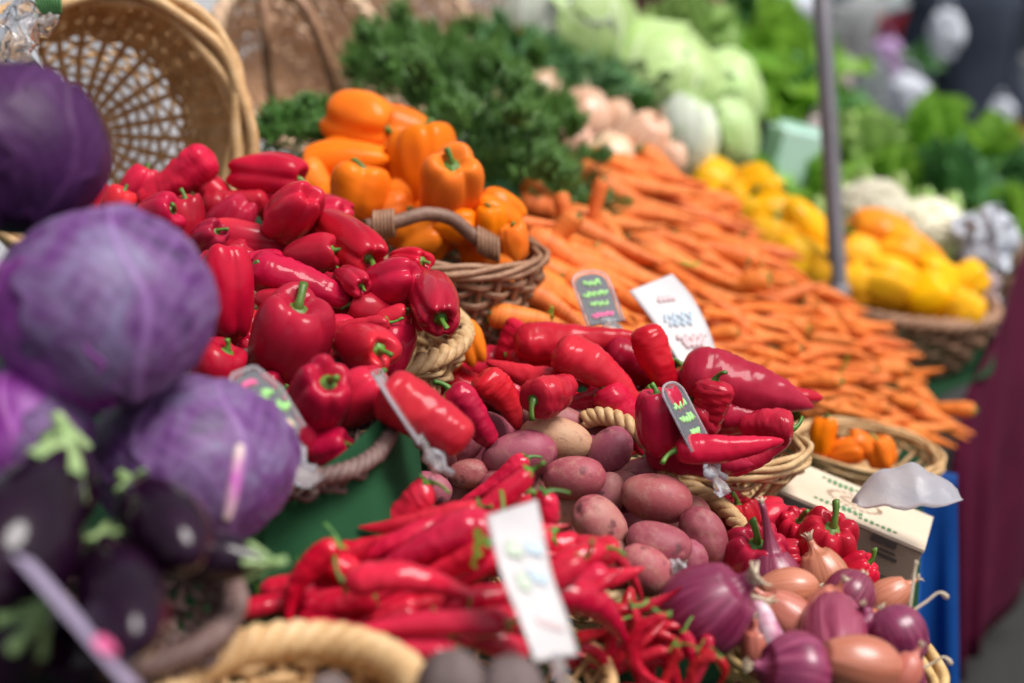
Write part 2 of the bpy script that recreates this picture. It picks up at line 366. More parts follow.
# ------------------------------------------------------------------ placing
def basis(axis, roll, pos, s3=(1, 1, 1)):
    q = Vector((0, 0, 1)).rotation_difference(axis)
    return Matrix.LocRotScale(pos, q @ Quaternion((0, 0, 1), math.radians(roll)), Vector(s3))
class Kind:
    """variants: list of (body mesh, [(part name, mesh), ...], L0, W0)"""
    def __init__(s, name, cat, fat=1.0): s.name = name; s.cat = cat; s.var = []; s.fat = fat
    def add(s, me, parts, L, W): s.var.append((me, parts, L, W)); return s
    def put(s, px, py, d, wid, leng=None, ang=90, tilt=0, roll=None, v=None, label=None, group=None, pos=None, name=None, cat=None, mat=None, bare=False):
        if v is not None and v < 0: v = -v - 1; bare = True
        v = RND.randrange(len(s.var)) if v is None else v % len(s.var)
        me, parts, L0, W0 = s.var[v]
        k = d / FPX; wid *= s.fat; sx = wid * k / W0
        sz = sx if leng is None else leng * k / L0 / max(.35, math.cos(math.radians(tilt)))
        sz = max(sx * .55, min(sx * 1.9, sz))
        roll = RND.uniform(0, 360) if roll is None else roll
        if pos is None: pos = P(px, py, d)
        o = link(name or s.name, me); o.matrix_world = basis(AX(ang, tilt), roll, pos, (sx, sx, sz))
        if mat: o.material_slots[0].link = 'OBJECT'; o.material_slots[0].material = MATS[mat]
        for pn, pm in ([] if bare else parts):
            c = link(pn, pm); c.parent = o
        tag(o, label or s.name.replace('_', ' '), cat or s.cat, group)
        ALLP.append((pos.copy(), wid * k / 2))
        return o
ALLP = []
def bells(name, mat, cat='pepper', ns=(4, 3, 4, 5), n=5, L=.085, W=.075, crease=.25, seed0=0, stemh=.018, dim=.15, **kw):
    K = Kind(name, cat)
    for i in range(n):
        g = random.Random(seed0 + i); l = L * g.uniform(.92, 1.15); nn = ns[i % len(ns)]
        me = bell_mesh(l, W, nn, seed0 + i, crease * g.uniform(.8, 1.2), g.uniform(.05, .3), .55, dim, .03, mat, bendx=g.uniform(-.15, .15), **kw)
        st = stem_mesh(.0048 * W / .075, stemh * g.uniform(.8, 1.2) * W / .075, l / 2 - dim * l * .80, seed0 + i, 3.3, g.uniform(.3, .9))
        K.add(me, [('stem', st)], l, W)
    return K
def longs(name, mat, n, L, W, bends, cat='pepper', seed0=0, stemh=.022, stemr=.0045, **kw):
    K = Kind(name, cat)
    for i in range(n):
        g = random.Random(seed0 + i)
        me, top = long_mesh(L, W, bends[i % len(bends)], seed0 + i, mat=mat, **kw)
        st = stem_mesh(stemr, stemh * g.uniform(.8, 1.3), 0, seed0 + i, W / stemr * .27, g.uniform(.3, .9), down=.3)
        ba = -bends[i % len(bends)] / 2
        st.transform(Matrix.Translation((top[0], top[1], top[2] - W * .07)) @ Matrix.Rotation(-ba * .9, 4, 'Y'))
        K.add(me, [('stem', st)], L, W)
    return K
skin('beet_skin', (.11, .08, .078), (.19, .145, .14), .6, 0, bump=.4)
skin('orange_yellow_skin', (.86, .25, .001), (.90, .36, .002), .26, .25, val=.06)
t = NT('print_emblem', Roughness=.8); t.color((.45, .33, .24))
t = NT('lilac_card', Roughness=.5); t.color((.40, .33, .48))
plastic('pink_bag', (.62, .48, .50), .0, .4)
leafmat('mustard_leaf', (.45, .30, .02), (.62, .45, .05))
t = NT('bright_tarp', Roughness=.6); t.color((.95, .95, .97))
tr = t.n('ShaderNodeBsdfTranslucent'); tr.inputs[0].default_value = (.9, .9, .95, 1); mx = t.n('ShaderNodeMixShader'); mx.inputs[0].default_value = .5
mx.inputs[0].default_value = .25; t.l(t.b.outputs[0], mx.inputs[1]); t.l(tr.outputs[0], mx.inputs[2]); t.l(mx.outputs[0], t.t.nodes['Material Output'].inputs[0])

t = NT('sleeve_plastic', Roughness=.1, Alpha=.05); t.color((.9, .9, .93))

def veined(name, veincol, amt=.75):
    m = MATS[name]; nt = m.node_tree; b = nt.nodes['Principled BSDF']; lk = b.inputs['Base Color'].links[0]; src = lk.from_socket
    at = nt.nodes.new('ShaderNodeAttribute'); at.attribute_name = 'vein'; mx = nt.nodes.new('ShaderNodeMix'); mx.data_type = 'RGBA'
    mu = nt.nodes.new('ShaderNodeMath'); mu.operation = 'MULTIPLY'; mu.inputs[1].default_value = amt; nt.links.new(at.outputs['Fac'], mu.inputs[0])
    nt.links.new(mu.outputs[0], mx.inputs[0]); nt.links.new(src, mx.inputs[6]); mx.inputs[7].default_value = (*veincol, 1); nt.links.new(mx.outputs[2], b.inputs['Base Color'])
veined('purple_cabbage_leaf', (.34, .18, .44), .5); veined('magenta_cabbage_leaf', (.45, .14, .45), .6); veined('dark_purple_cabbage_leaf', (.12, .04, .14), .5)
veined('cabbage_green', (.70, .78, .52)); veined('napa_white', (.86, .90, .80))
# ------------------------------------------------------------------ baskets
def prof_bowl(H, base=.6, p=.6, n=14, flatbase=5):
    pr = [(base * i / flatbase, 0.0) for i in range(flatbase)]
    for i in range(n + 1):
        t = i / n; pr.append((base + (1 - base) * math.sin(t * math.pi / 2) ** (1 / p if p < 1 else 1) if p < 1 else base + (1 - base) * t ** (1 / p), H * t))
    return np.array(pr)
def basket(name, label, pos, rot, Rx, Ry, prof, nst=28, rows=14, srad=.0022, strad=.0025, mat='light_wicker', rimr=.006, rim='rope', twist=22, row0=.0,
           group=None, sq=2.0, openband=None, dens=1.0, slist=None, seed=0, cat='basket', row1=1.0, lug=None, double=1, stakemat=None):
    g = random.Random(seed)
    L = np.concatenate([[0], np.cumsum(np.hypot(np.diff(prof[:, 0]) * (Rx + Ry) / 2, np.diff(prof[:, 1])))]); L /= L[-1]
    def at(s, th, dr=0.0):
        rf = np.interp(s, L, prof[:, 0]); z = np.interp(s, L, prof[:, 1])
        r2 = np.interp(min(1, s + .03), L, prof[:, 0]); z2 = np.interp(min(1, s + .03), L, prof[:, 1])
        r1 = np.interp(max(0, s - .03), L, prof[:, 0]); z1 = np.interp(max(0, s - .03), L, prof[:, 1])
        tr, tz = (r2 - r1) * (Rx + Ry) / 2, z2 - z1; l = math.hypot(tr, tz) + 1e-9; nr, nz = tz / l, -tr / l
        c, s_ = math.cos(th), math.sin(th); e = 2 / sq
        cx = math.copysign(abs(c) ** e, c); sy = math.copysign(abs(s_) ** e, s_)
        return (cx * (Rx * rf + nr * dr), sy * (Ry * rf + nr * dr), z + nz * dr)
    root = bpy.data.objects.new(name, None); COL.objects.link(root)
    rot = rot if isinstance(rot, Quaternion) else tiltq(rot)
    pos = Vector(pos) - rot @ Vector((0, 0, prof[-1, 1]))
    root.matrix_world = Matrix.LocRotScale(pos, rot, None)
    tag(root, label, cat, group)
    w = MB(); n = nst * 3
    for r in range(len(slist) if slist else rows):
        s = slist[r][0] if slist else row0 + (row1 - row0) * ((r + .5) / rows) ** dens + g.uniform(-.15, .15) / rows
        if openband and openband[0] < s < openband[1]: continue
        if s < .05: continue
        for k in range(double):
            amp = strad + srad * .6
            pts = [at(s + k * .012 + .004 * math.sin(j * .7 + r), 2 * math.pi * j / n, amp * math.cos(math.pi * (j / 3 + r))) for j in range(n)]
            w.tube(pts, (slist[r][1] if slist else srad) * g.uniform(.8, 1.15), 5, True)
    link('weave', w.mesh('weave', mat), root)
    st = MB()
    for j in range(nst):
        th = 2 * math.pi * (j + g.uniform(-.1, .1)) / nst
        st.tube([at(s, th) for s in np.linspace(.04, 1, 12)], strad, 5)
    link('stakes', st.mesh('stakes', stakemat or mat), root)
    rm = MB(); N = max(90, nst * 5)
    if rim == 'rope':
        for k in range(3):
            pts = []
            for j in range(N):
                th = 2 * math.pi * j / N; a = twist * th + 2 * math.pi * k / 3
                x, y, z = at(1, th, 0)
                pts.append((x + rimr * .55 * math.cos(a) * math.cos(th), y + rimr * .55 * math.cos(a) * math.sin(th), z + rimr * .55 * math.sin(a)))
            rm.tube(pts, rimr * .62, 7, True)
    else:   # several bent rods bound together
        for k in range(6):
            a = k * 1.05; rr = rimr * (.75 if k else 0)
            pts = []
            for j in range(N):
                th = 2 * math.pi * j / N; x, y, z = at(1, th, 0); aa = a + .5 * math.sin(th * 3 + k) + (2.0 * th if rim == 'loose' else 0)
                wob = rimr * .25 * math.sin(th * 7 + k * 2)
                pts.append((x + (rr * math.cos(aa) + wob) * math.cos(th), y + (rr * math.cos(aa) + wob) * math.sin(th), z + rr * math.sin(aa)))
            rm.tube(pts, rimr * .42, 6, True)
        if rim == 'bound':
            for q in range(nst):
                th = 2 * math.pi * (q + .5) / nst; x, y, z = at(1, th, 0); c, s_ = math.cos(th), math.sin(th)
                rm.tube([(x + rimr * 1.25 * math.cos(b) * c - s_ * .0 , y + rimr * 1.25 * math.cos(b) * s_, z + rimr * 1.25 * math.sin(b)) for b in np.linspace(0, 6.28, 12, endpoint=False)], rimr * .3, 5, True)
    link('rim', rm.mesh('rim', mat), root)
    b = MB(); m = 32
    A = [[(np.array(at(0.02 + .0 * k, 2 * math.pi * j / m)) * [0, 0, 0] + [Rx * prof[1, 0] * k * 1.0 * math.cos(2 * math.pi * j / m), Ry * prof[1, 0] * k * math.sin(2 * math.pi * j / m), .001]) for j in range(m)] for k in (0.01, .5, 1)]
    b.grid(A); bo = link('base', b.mesh('base', mat), root); solid(bo, .004)
    return root, at
def rotz(deg): return Quaternion((0, 0, 1), math.radians(deg))
def tiltq(axis_vec, roll=0):
    return Vector((0, 0, 1)).rotation_difference(Vector(axis_vec).normalized()) @ Quaternion((0, 0, 1), math.radians(roll))
# ------------------------------------------------------------------ kinds
RED = bells('red_bell_pepper', 'red_skin', seed0=10, n=6); RED.fat = 1.06
REDR = bells('ribbed_red_pepper', 'red_skin', ns=(7, 8, 6), n=3, L=.055, W=.075, crease=.36, seed0=40, dim=.22, stemh=.02)
ORG = bells('orange_bell_pepper', 'orange_skin', seed0=60, n=5); ORG.fat = 1.12
YEL = bells('yellow_bell_pepper', 'yellow_skin', seed0=80, n=4)
ROM = longs('long_red_pepper', 'romano_skin', 5, .15, .048, (.35, -.3, .6, .15, -.5), seed0=100)
ROM.fat = 1.12
MAU = longs('mauve_red_pepper', 'mauve_red_skin', 2, .15, .054, (.2, -.2), seed0=120, pw=2.4, tip=.1)
MAU.fat = 1.15
RBL = longs('tapered_red_pepper', 'red_skin', 4, .11, .052, (.2, -.15, .3, .1), seed0=130, tip=.45, pw=1.6, lob=.10, stemh=.025)
RBL.fat = 1.15
SMO = longs('smooth_red_pepper', 'red_skin', 2, .11, .06, (.12, -.1), seed0=145, tip=.62, pw=1.5, lob=.02, wob=.02, stemh=.02)
CHB = longs('red_chilli', 'chili_skin', 5, .17, .032, (.5, -.7, .9, .2, -.3), seed0=150, tip=.12, wr=.032, wrf=14, stemh=.022, stemr=.0032)
CHB.fat = 1.08
CHS = longs('small_red_chilli', 'small_chili_skin', 5, .11, .014, (.9, -1.4, 1.8, .4, -.6), seed0=170, tip=.15, wr=.04, wrf=14, stemh=.020, stemr=.0018)
CHH = longs('hooked_red_chilli', 'small_chili_skin', 2, .17, .020, (2.0, 2.5), seed0=180, tip=.2, wr=.04, wrf=14, stemh=.02, stemr=.0028, kk=70)
POT = Kind('red_potato', 'potato')
for i in range(7): POT.add(ell_mesh(.075, .058, 200 + i), [], .075, .058)
POTB = Kind('brown_potato', 'potato')
for i in range(3): POTB.add(ell_mesh(.075, .056, 220 + i, mat='potato_brown_skin'), [], .075, .056)
def onions(name, mat, n, W, seed0, neck=.2, cat='onion', neckr=.07, flat=.92):
    K = Kind(name, cat)
    for i in range(n):
        me, top = onion_mesh(W, seed0 + i, neck, neckr, mat, flat)
        K.add(me, [('roots', roots_mesh(W * .09, W * .10, -W * flat / 2 + .001, seed0 + i)), ('dry_tip', roots_mesh(W * neckr * 1.6, W * .14, top[2], seed0 + 50 + i, top[0], True))], W, W)
    return K
ONP = onions('purple_onion', 'purple_onion_skin', 3, .065, 240); ONP.fat = .92
ONB = onions('brown_shallot', 'brown_onion_skin', 3, .06, 250, .24, flat=1.05); ONB.fat = .88
OND = onions('dark_red_onion', 'dark_onion_skin', 2, .08, 260, .14, neckr=.10)
ONL = onions('long_necked_onion', 'purple_onion_skin', 1, .06, 265, .95, neckr=.06)
ONO = onions('peach_onion', 'peach_onion_skin', 2, .09, 270, .08, neckr=.05)
CAR = Kind('carrot', 'carrot')
for i in range(8):
    me, top = carrot_mesh(.15, .028, 300 + i)
    st = stem_mesh(.0035, .006, 0, i, 2.2, .1); st.transform(Matrix.Translation((top[0], top[1], top[2] - .003)))
    CAR.add(me, [('stalk_stub', st)], .15, .028)
def eggplant():
    K = Kind('aubergine', 'aubergine')
    for i in range(2):
        A = []
        for k in range(34):
            t = k / 33; r = .5 * math.sin(math.pi * min(1, t * .97 + .015)) ** .6 * (.62 + .42 * t)
            A.append([(r * .085 * math.cos(a), r * .085 * math.sin(a), .065 - .13 * t) for a in np.linspace(0, 6.283, 32, endpoint=False)])
        A = np.array(A); A *= 1 + .05 * fn(A, 12, i)[..., None]
        me = MB().grid(A, True, True).mesh('aubergine', 'eggplant_skin')
        mb = MB(); m = 50; B = np.zeros((7, m, 3))
        for q in range(7):
            for j in range(m):
                th = 6.2832 * j / m; u = q / 6; R = .019 * u * (1 + .34 * u * math.cos(5 * th))
                B[q, j] = (R * math.cos(th), R * math.sin(th), .070 - .026 * u ** 1.8)
        mb.grid(B); B2 = B[-1:].copy(); B2[..., 2] -= .003; B2[..., :2] *= .97; mb.grid(np.concatenate([B[-1:], B2]))
        mb.tube([(0, 0, .064), (.002, 0, .073), (.008, 0, .081)], [.008, .0055, .006], 10)
        K.add(me, [('calyx', mb.mesh('calyx', 'calyx_pale'))], .13, .09)
    return K
AUB = eggplant(); AUB.fat = 1.12
# ------------------------------------------------------------------ leafy things
def head_leaf(mb, R, cdir, up, half, off, seed, veins=True, curl=.1, n=64, m=64, rag=.05):
    cdir = np.array(cdir, float); cdir /= np.linalg.norm(cdir); up = np.array(up, float); up -= cdir * (up @ cdir); up /= np.linalg.norm(up); rt = np.cross(up, cdir)
    A = np.zeros((n, m, 3)); VM = np.zeros((n, m)); g = random.Random(seed); ph = g.random() * 9
    for i in range(n):
        v = -1 + 2 * i / (n - 1)
        for j in range(m):
            u = -1 + 2 * j / (m - 1)
            # disc mapping
            du, dv = u * math.sqrt(1 - v * v / 2), v * math.sqrt(1 - u * u / 2); e = math.hypot(du, dv)
            ed = 1 + rag * math.sin(9 * math.atan2(dv, du) + ph) * e + rag * .6 * math.sin(17 * math.atan2(dv, du) + ph * 2) * e
            a, b = du * half * ed, dv * half * ed
            d = cdir * math.cos(math.hypot(a, b)) + (rt * a + up * b) * (math.sin(math.hypot(a, b)) / (math.hypot(a, b) + 1e-9))
            rr = R + off + curl * R * max(0, e - .75) ** 2 * 6 * (.6 + .5 * math.sin(4 * math.atan2(dv, du) + ph))
            if veins:
                wv = .05 * math.sin(dv * 5 + ph); m1 = math.exp(-((du - wv) / (.045 - .025 * dv)) ** 2)
                q = (dv + 1.4 - abs(du - wv) * 1.1 + .05 * math.sin(du * 8 + ph)) * 3.6 + (.5 if du > wv else 0); m2 = math.exp(-((q - round(q)) / .085) ** 2) * min(1, abs(du) * 4) * (1 - .6 * abs(du))
                q3 = (dv * .7 + abs(du) * 1.5 + .1 * math.sin(dv * 9 + ph)) * 9; m3 = .45 * math.exp(-((q3 - round(q3)) / .12) ** 2)
                VM[i, j] = max(m1, .75 * m2, m3 * .6, .5 * max(0, e - .93) * 12); rr += R * (.022 * m1 + .010 * m2 + .003 * m3)
            A[i, j] = d * rr
    A += (R * .02 * fn(A, 4 / R * .5, seed))[..., None]
    mb.grid(A, False); mb.att = VM; return A
def cabbage(name, label, px, py, d, wpx, seed, mat, leafmats, cat='cabbage', rot=(0, 0, 0), squash=1.0, group=None, nl=6, halfr=(.75, 1.05), curl=.10, leaves=None, taper=0):
    R = wpx / 2 * d / FPX; g = random.Random(seed)
    A = np.array([[(R * math.sin(p) * math.cos(t), R * math.sin(p) * math.sin(t), R * math.cos(p) * squash) for t in np.linspace(0, 6.2832, 48, endpoint=False)] for p in np.linspace(.02, 3.12, 34)])
    A *= 1 + .05 * fn(A, 1.3 / R, seed)[..., None] + .012 * fn(A, 6 / R, seed)[..., None]
    core = link(name, MB().grid(A).mesh('head', mat)); core.matrix_world = Matrix.LocRotScale(P(px, py, d), Quaternion((1, 0, 0), 0), None)
    tag(core, label, cat, group)
    ls = leaves or [((g.uniform(-1, 1), -g.uniform(.2, 1), g.uniform(-.8, 1)), g.uniform(*halfr)) for _ in range(nl)]
    for k, (c, h) in enumerate(ls):
        mb = MB(); head_leaf(mb, R, c, (g.uniform(-.3, .3), .2, 1), h, R * .028 * (k + 1), seed + k, curl=curl + .03)
        me = mb.mesh('outer_leaf', leafmats[k % len(leafmats)])
        if squash != 1: me.transform(Matrix.Diagonal((1, 1, squash, 1)))
        o = link('outer_leaf', me, core); solid(o, R * .012)
    ALLP.append((P(px, py, d), R)); return core
def ruffle(mb, L, W, base, axis, nrm, seed, ruf=.12, freq=9, curl=.5, n=14, m=14):
    """one ruffled leaf growing from base along axis and bending towards nrm"""
    axis = np.array(axis, float); axis /= np.linalg.norm(axis); nrm = np.array(nrm, float); nrm -= axis * (nrm @ axis); nrm /= np.linalg.norm(nrm) + 1e-9
    sd = np.cross(axis, nrm); A = np.zeros((n, m, 3)); g = random.Random(seed); ph = g.random() * 9; p = np.array(base, float); a = 0
    for i in range(n):
        t = i / (n - 1); a = curl * t * 1.6; dirv = axis * math.cos(a) + nrm * math.sin(a); nn = nrm * math.cos(a) - axis * math.sin(a)
        if i: p = p + dirv * L / (n - 1)
        w = W / 2 * (math.sin(math.pi * min(1, t * .86 + .10)) ** .7) * (.35 + .65 * min(1, t * 2.2))
        for j in range(m):
            u = -1 + 2 * j / (m - 1); e = abs(u) ** 2
            A[i, j] = p + sd * (w * u * (1 + .06 * math.sin(freq * t * 3 + ph + u * 3))) + nn * (W * ruf * e * math.sin(freq * t * 6.28 / 2 + ph + u * 2) - W * .18 * u * u)
    mb.grid(A, False)
def leafy(name, label, px, py, d, wpx, seed, mat, cat='greens', n=26, Lf=1.0, Wf=.6, group=None, up=(0, -.3, 1), spread=1.0, ruf=.14, stem=None, freq=9):
    R = wpx / 2 * d / FPX; g = random.Random(seed); mb = MB(); up = Vector(up).normalized()
    for k in range(n):
        a = k * 2.4 + g.random(); rr = math.sqrt((k + .5) / n) * spread
        v = Vector((math.cos(a) * rr, math.sin(a) * rr, 1 - rr * .55)).normalized()
        v = Vector((0, 0, 1)).rotation_difference(up) @ v
        nr = up if rr > .5 else Vector((math.cos(a), math.sin(a), 0))
        ruffle(mb, R * Lf * g.uniform(.8, 1.15), R * Wf * g.uniform(.8, 1.2), tuple(v * R * .12), tuple(v), tuple(-nr if rr < .4 else Vector(v) * .2 - nr * .6), seed * 31 + k, ruf, freq, g.uniform(.3, .8), 12, 12)
    root = link(name, mb.mesh('leaves', mat)); root.location = P(px, py, d) - up * R * .45
    tag(root, label, cat, group)
    s = MB()
    for k in range(6):
        a = k * 1.05; s.tube([(.02 * R * math.cos(a), .02 * R * math.sin(a), -R * .35), (.05 * R * math.cos(a), .05 * R * math.sin(a), 0), tuple(Vector((math.cos(a) * .4, math.sin(a) * .4, 1)) * R * .3)], [R * .05, R * .045, R * .02], 6)
    link('stalks', s.mesh('stalks', stem or 'pale_lettuce'), root)
    ALLP.append((P(px, py, d), R * .6)); return root
def herb(name, label, pts, seed, n, leaf, mat='herb_green', cat='herbs', group=None, feather=True):
    """bunch of feathery herb: pts = list of (px, py, d, radius_m)"""
    g = random.Random(seed); c0 = P(*pts[0][:3]); V = []; F = []; S = MB()
    tot = sum(p[3] ** 2 for p in pts)
    for (px, py, d, r) in pts:
        c = P(px, py, d) - c0
        sprigs = int(n * r * r / tot); cl = [Vector((g.gauss(0, 1), g.gauss(0, 1), abs(g.gauss(0, 1)) * .8)).normalized() * g.uniform(.72, 1.12) for _ in range(16)]
        for _ in range(sprigs):
            v = Vector((g.gauss(0, 1), g.gauss(0, 1), g.gauss(0, 1))).normalized(); v.z = abs(v.z) * .8 if g.random() < .75 else v.z; 
            if g.random() < .75:
                k0 = g.choice(cl); v = (k0 + v * .42).normalized(); q = c + (k0 * .82 + v * .30) * r * g.uniform(.8, 1.05)
            else: q = c + v * r * g.random() ** .33 * .9
            ax = (v + Vector((g.uniform(-.5, .5), g.uniform(-.5, .5), g.uniform(-.1, .8)))).normalized()
            sd = ax.cross(Vector((g.random(), g.random(), g.random()))).normalized()
            if g.random() < .2: S.tube([tuple(q), tuple(q + ax * leaf * 1.5), tuple(q + ax * leaf * 3 + sd * leaf * .3)], leaf * .05, 4, caps=False)
            for b in range(7):
                t = b / 6; pos = q + ax * leaf * 2.2 * t
                for sg in (-1, 1):
                    w = leaf * (.9 - .5 * t) * g.uniform(.7, 1.2); dr = (sd * sg + ax * .7 + v * g.uniform(-.4, .4)).normalized()
                    tt = pos + dr * w; side = dr.cross(v + Vector((.01, 0, 0))).normalized() * w * .42; md = pos + dr * w * .6
                    k = len(V); V += [tuple(pos), tuple(md + side), tuple(tt), tuple(md - side)]; F.append((k, k + 1, k + 2, k + 3))
    mb = MB(); mb.add(V, F)
    root = link(name, mb.mesh('sprigs', mat, False)); root.location = c0
    tag(root, label, cat, group); link('stalks', S.mesh('stalks', 'stem_green'), root)
    for (px, py, d, r) in pts: ALLP.append((P(px, py, d), r))
    return root
# ------------------------------------------------------------------ price tags
def squiggle(mb, x0, y0, w, h, seed, r, z=0.0012, words=1):
    g = random.Random(seed); n = 26; pts = []
    for i in range(n):
        t = i / (n - 1); pts.append((x0 + w * t + h * .18 * math.cos(t * 30 + seed), y0 + h * .42 * math.sin(t * w / h * 7.5 + seed) * g.uniform(.6, 1.1) + h * .1 * math.sin(t * 9), z))
    mb.tube(pts, r * 1.5, 5, flat=1)
def slate_tag(name, label, tl, tr_, bl, W, H, rows, clip=True, seed=0, pts=None, nrm=None, mat='slate_card', sleeve=True, shape='arch', fr='clear_plastic', cliplen=.05):
    """origin at the middle of the bottom edge; local X across, local Y up the card, Z out of its face"""
    ex = (tr_ - tl).normalized(); ey = (tl - bl); ey = (ey - ex * ey.dot(ex)).normalized(); ez = ex.cross(ey)
    M = Matrix.Translation(bl + ex * (W / 2)) @ Matrix((ex, ey, ez)).transposed().to_4x4()
    def outline(w, h, n=14):
        o = [(-w / 2, 0), (w / 2, 0)]
        if shape == 'arch':
            sh = h * .80; o += [(w / 2 * math.cos(a) ** .8 if a < 1.57 else -w / 2 * abs(math.cos(a)) ** .8, sh + (h - sh) * math.sin(a)) for a in np.linspace(0, math.pi, n)]
        elif shape == 'taper': o += [(w / 2, h * .6), (w * .28, h * .97), (w * .2, h), (-w * .2, h), (-w * .28, h * .97), (-w / 2, h * .6)]
        else: o += [(w / 2, h), (-w / 2, h)]
        return o
    def slab(o, z0, z1):
        mb = MB(); n = len(o); mb.add([(x, y, z0) for x, y in o] + [(x, y, z1) for x, y in o], [tuple(range(n - 1, -1, -1)), tuple(range(n, 2 * n))] + [(i, (i + 1) % n, n + (i + 1) % n, n + i) for i in range(n)]); return mb
    root = link(name, slab(outline(W, H), -.0006, .0006).mesh('card', mat, False)); root.matrix_world = M
    tag(root, label, 'price tag')
    for i, (m, x0, y0, w, h, r) in enumerate(rows):
        mb = MB(); squiggle(mb, x0 * W, y0 * H, w * W, h * H, seed + i * 3 + 1, r); link('handwriting', mb.mesh('handwriting', m), root)
    if sleeve:
        o = outline(W + .006, H + .004); mb = slab(o, .0024, .0028); link('sleeve', mb.mesh('sleeve', 'sleeve_plastic', False), root)
        mb = MB(); oo = [(x, y, .001) for x, y in o[1:]] + [(-(W + .006) / 2, 0, .001)]; mb.tube(oo, .0012, 6); link('edge_trim', mb.mesh('edge_trim', 'frosted_plastic'), root)
    if clip:
        g = random.Random(seed); c = np.zeros((12, 14, 3))
        for i in range(12):
            t = i / 11
            for j in range(14):
                a = 6.2832 * j / 14; r = .007 + .005 * math.sin(t * 9 + seed) ** 2
                c[i, j] = (r * math.cos(a) * 1.2 + .004 * math.sin(t * 7), .006 - cliplen * t, r * .55 * math.sin(a))
        c += .0035 * np.stack([fn(c, 130, seed + q) for q in range(3)], -1)
        link('clip', MB().grid(c, True, True).mesh('clip', 'clear_plastic'), root)
        mb = MB(); mb.tube([(-.004, -.012, .004), (.004, -.018, .007), (.0, -.028, .004), (.006, -.036, .006)], [.004, .005, .003, .004], 8)
        link('clip_jaw', mb.mesh('clip_jaw', 'frosted_plastic'), root)
    return root
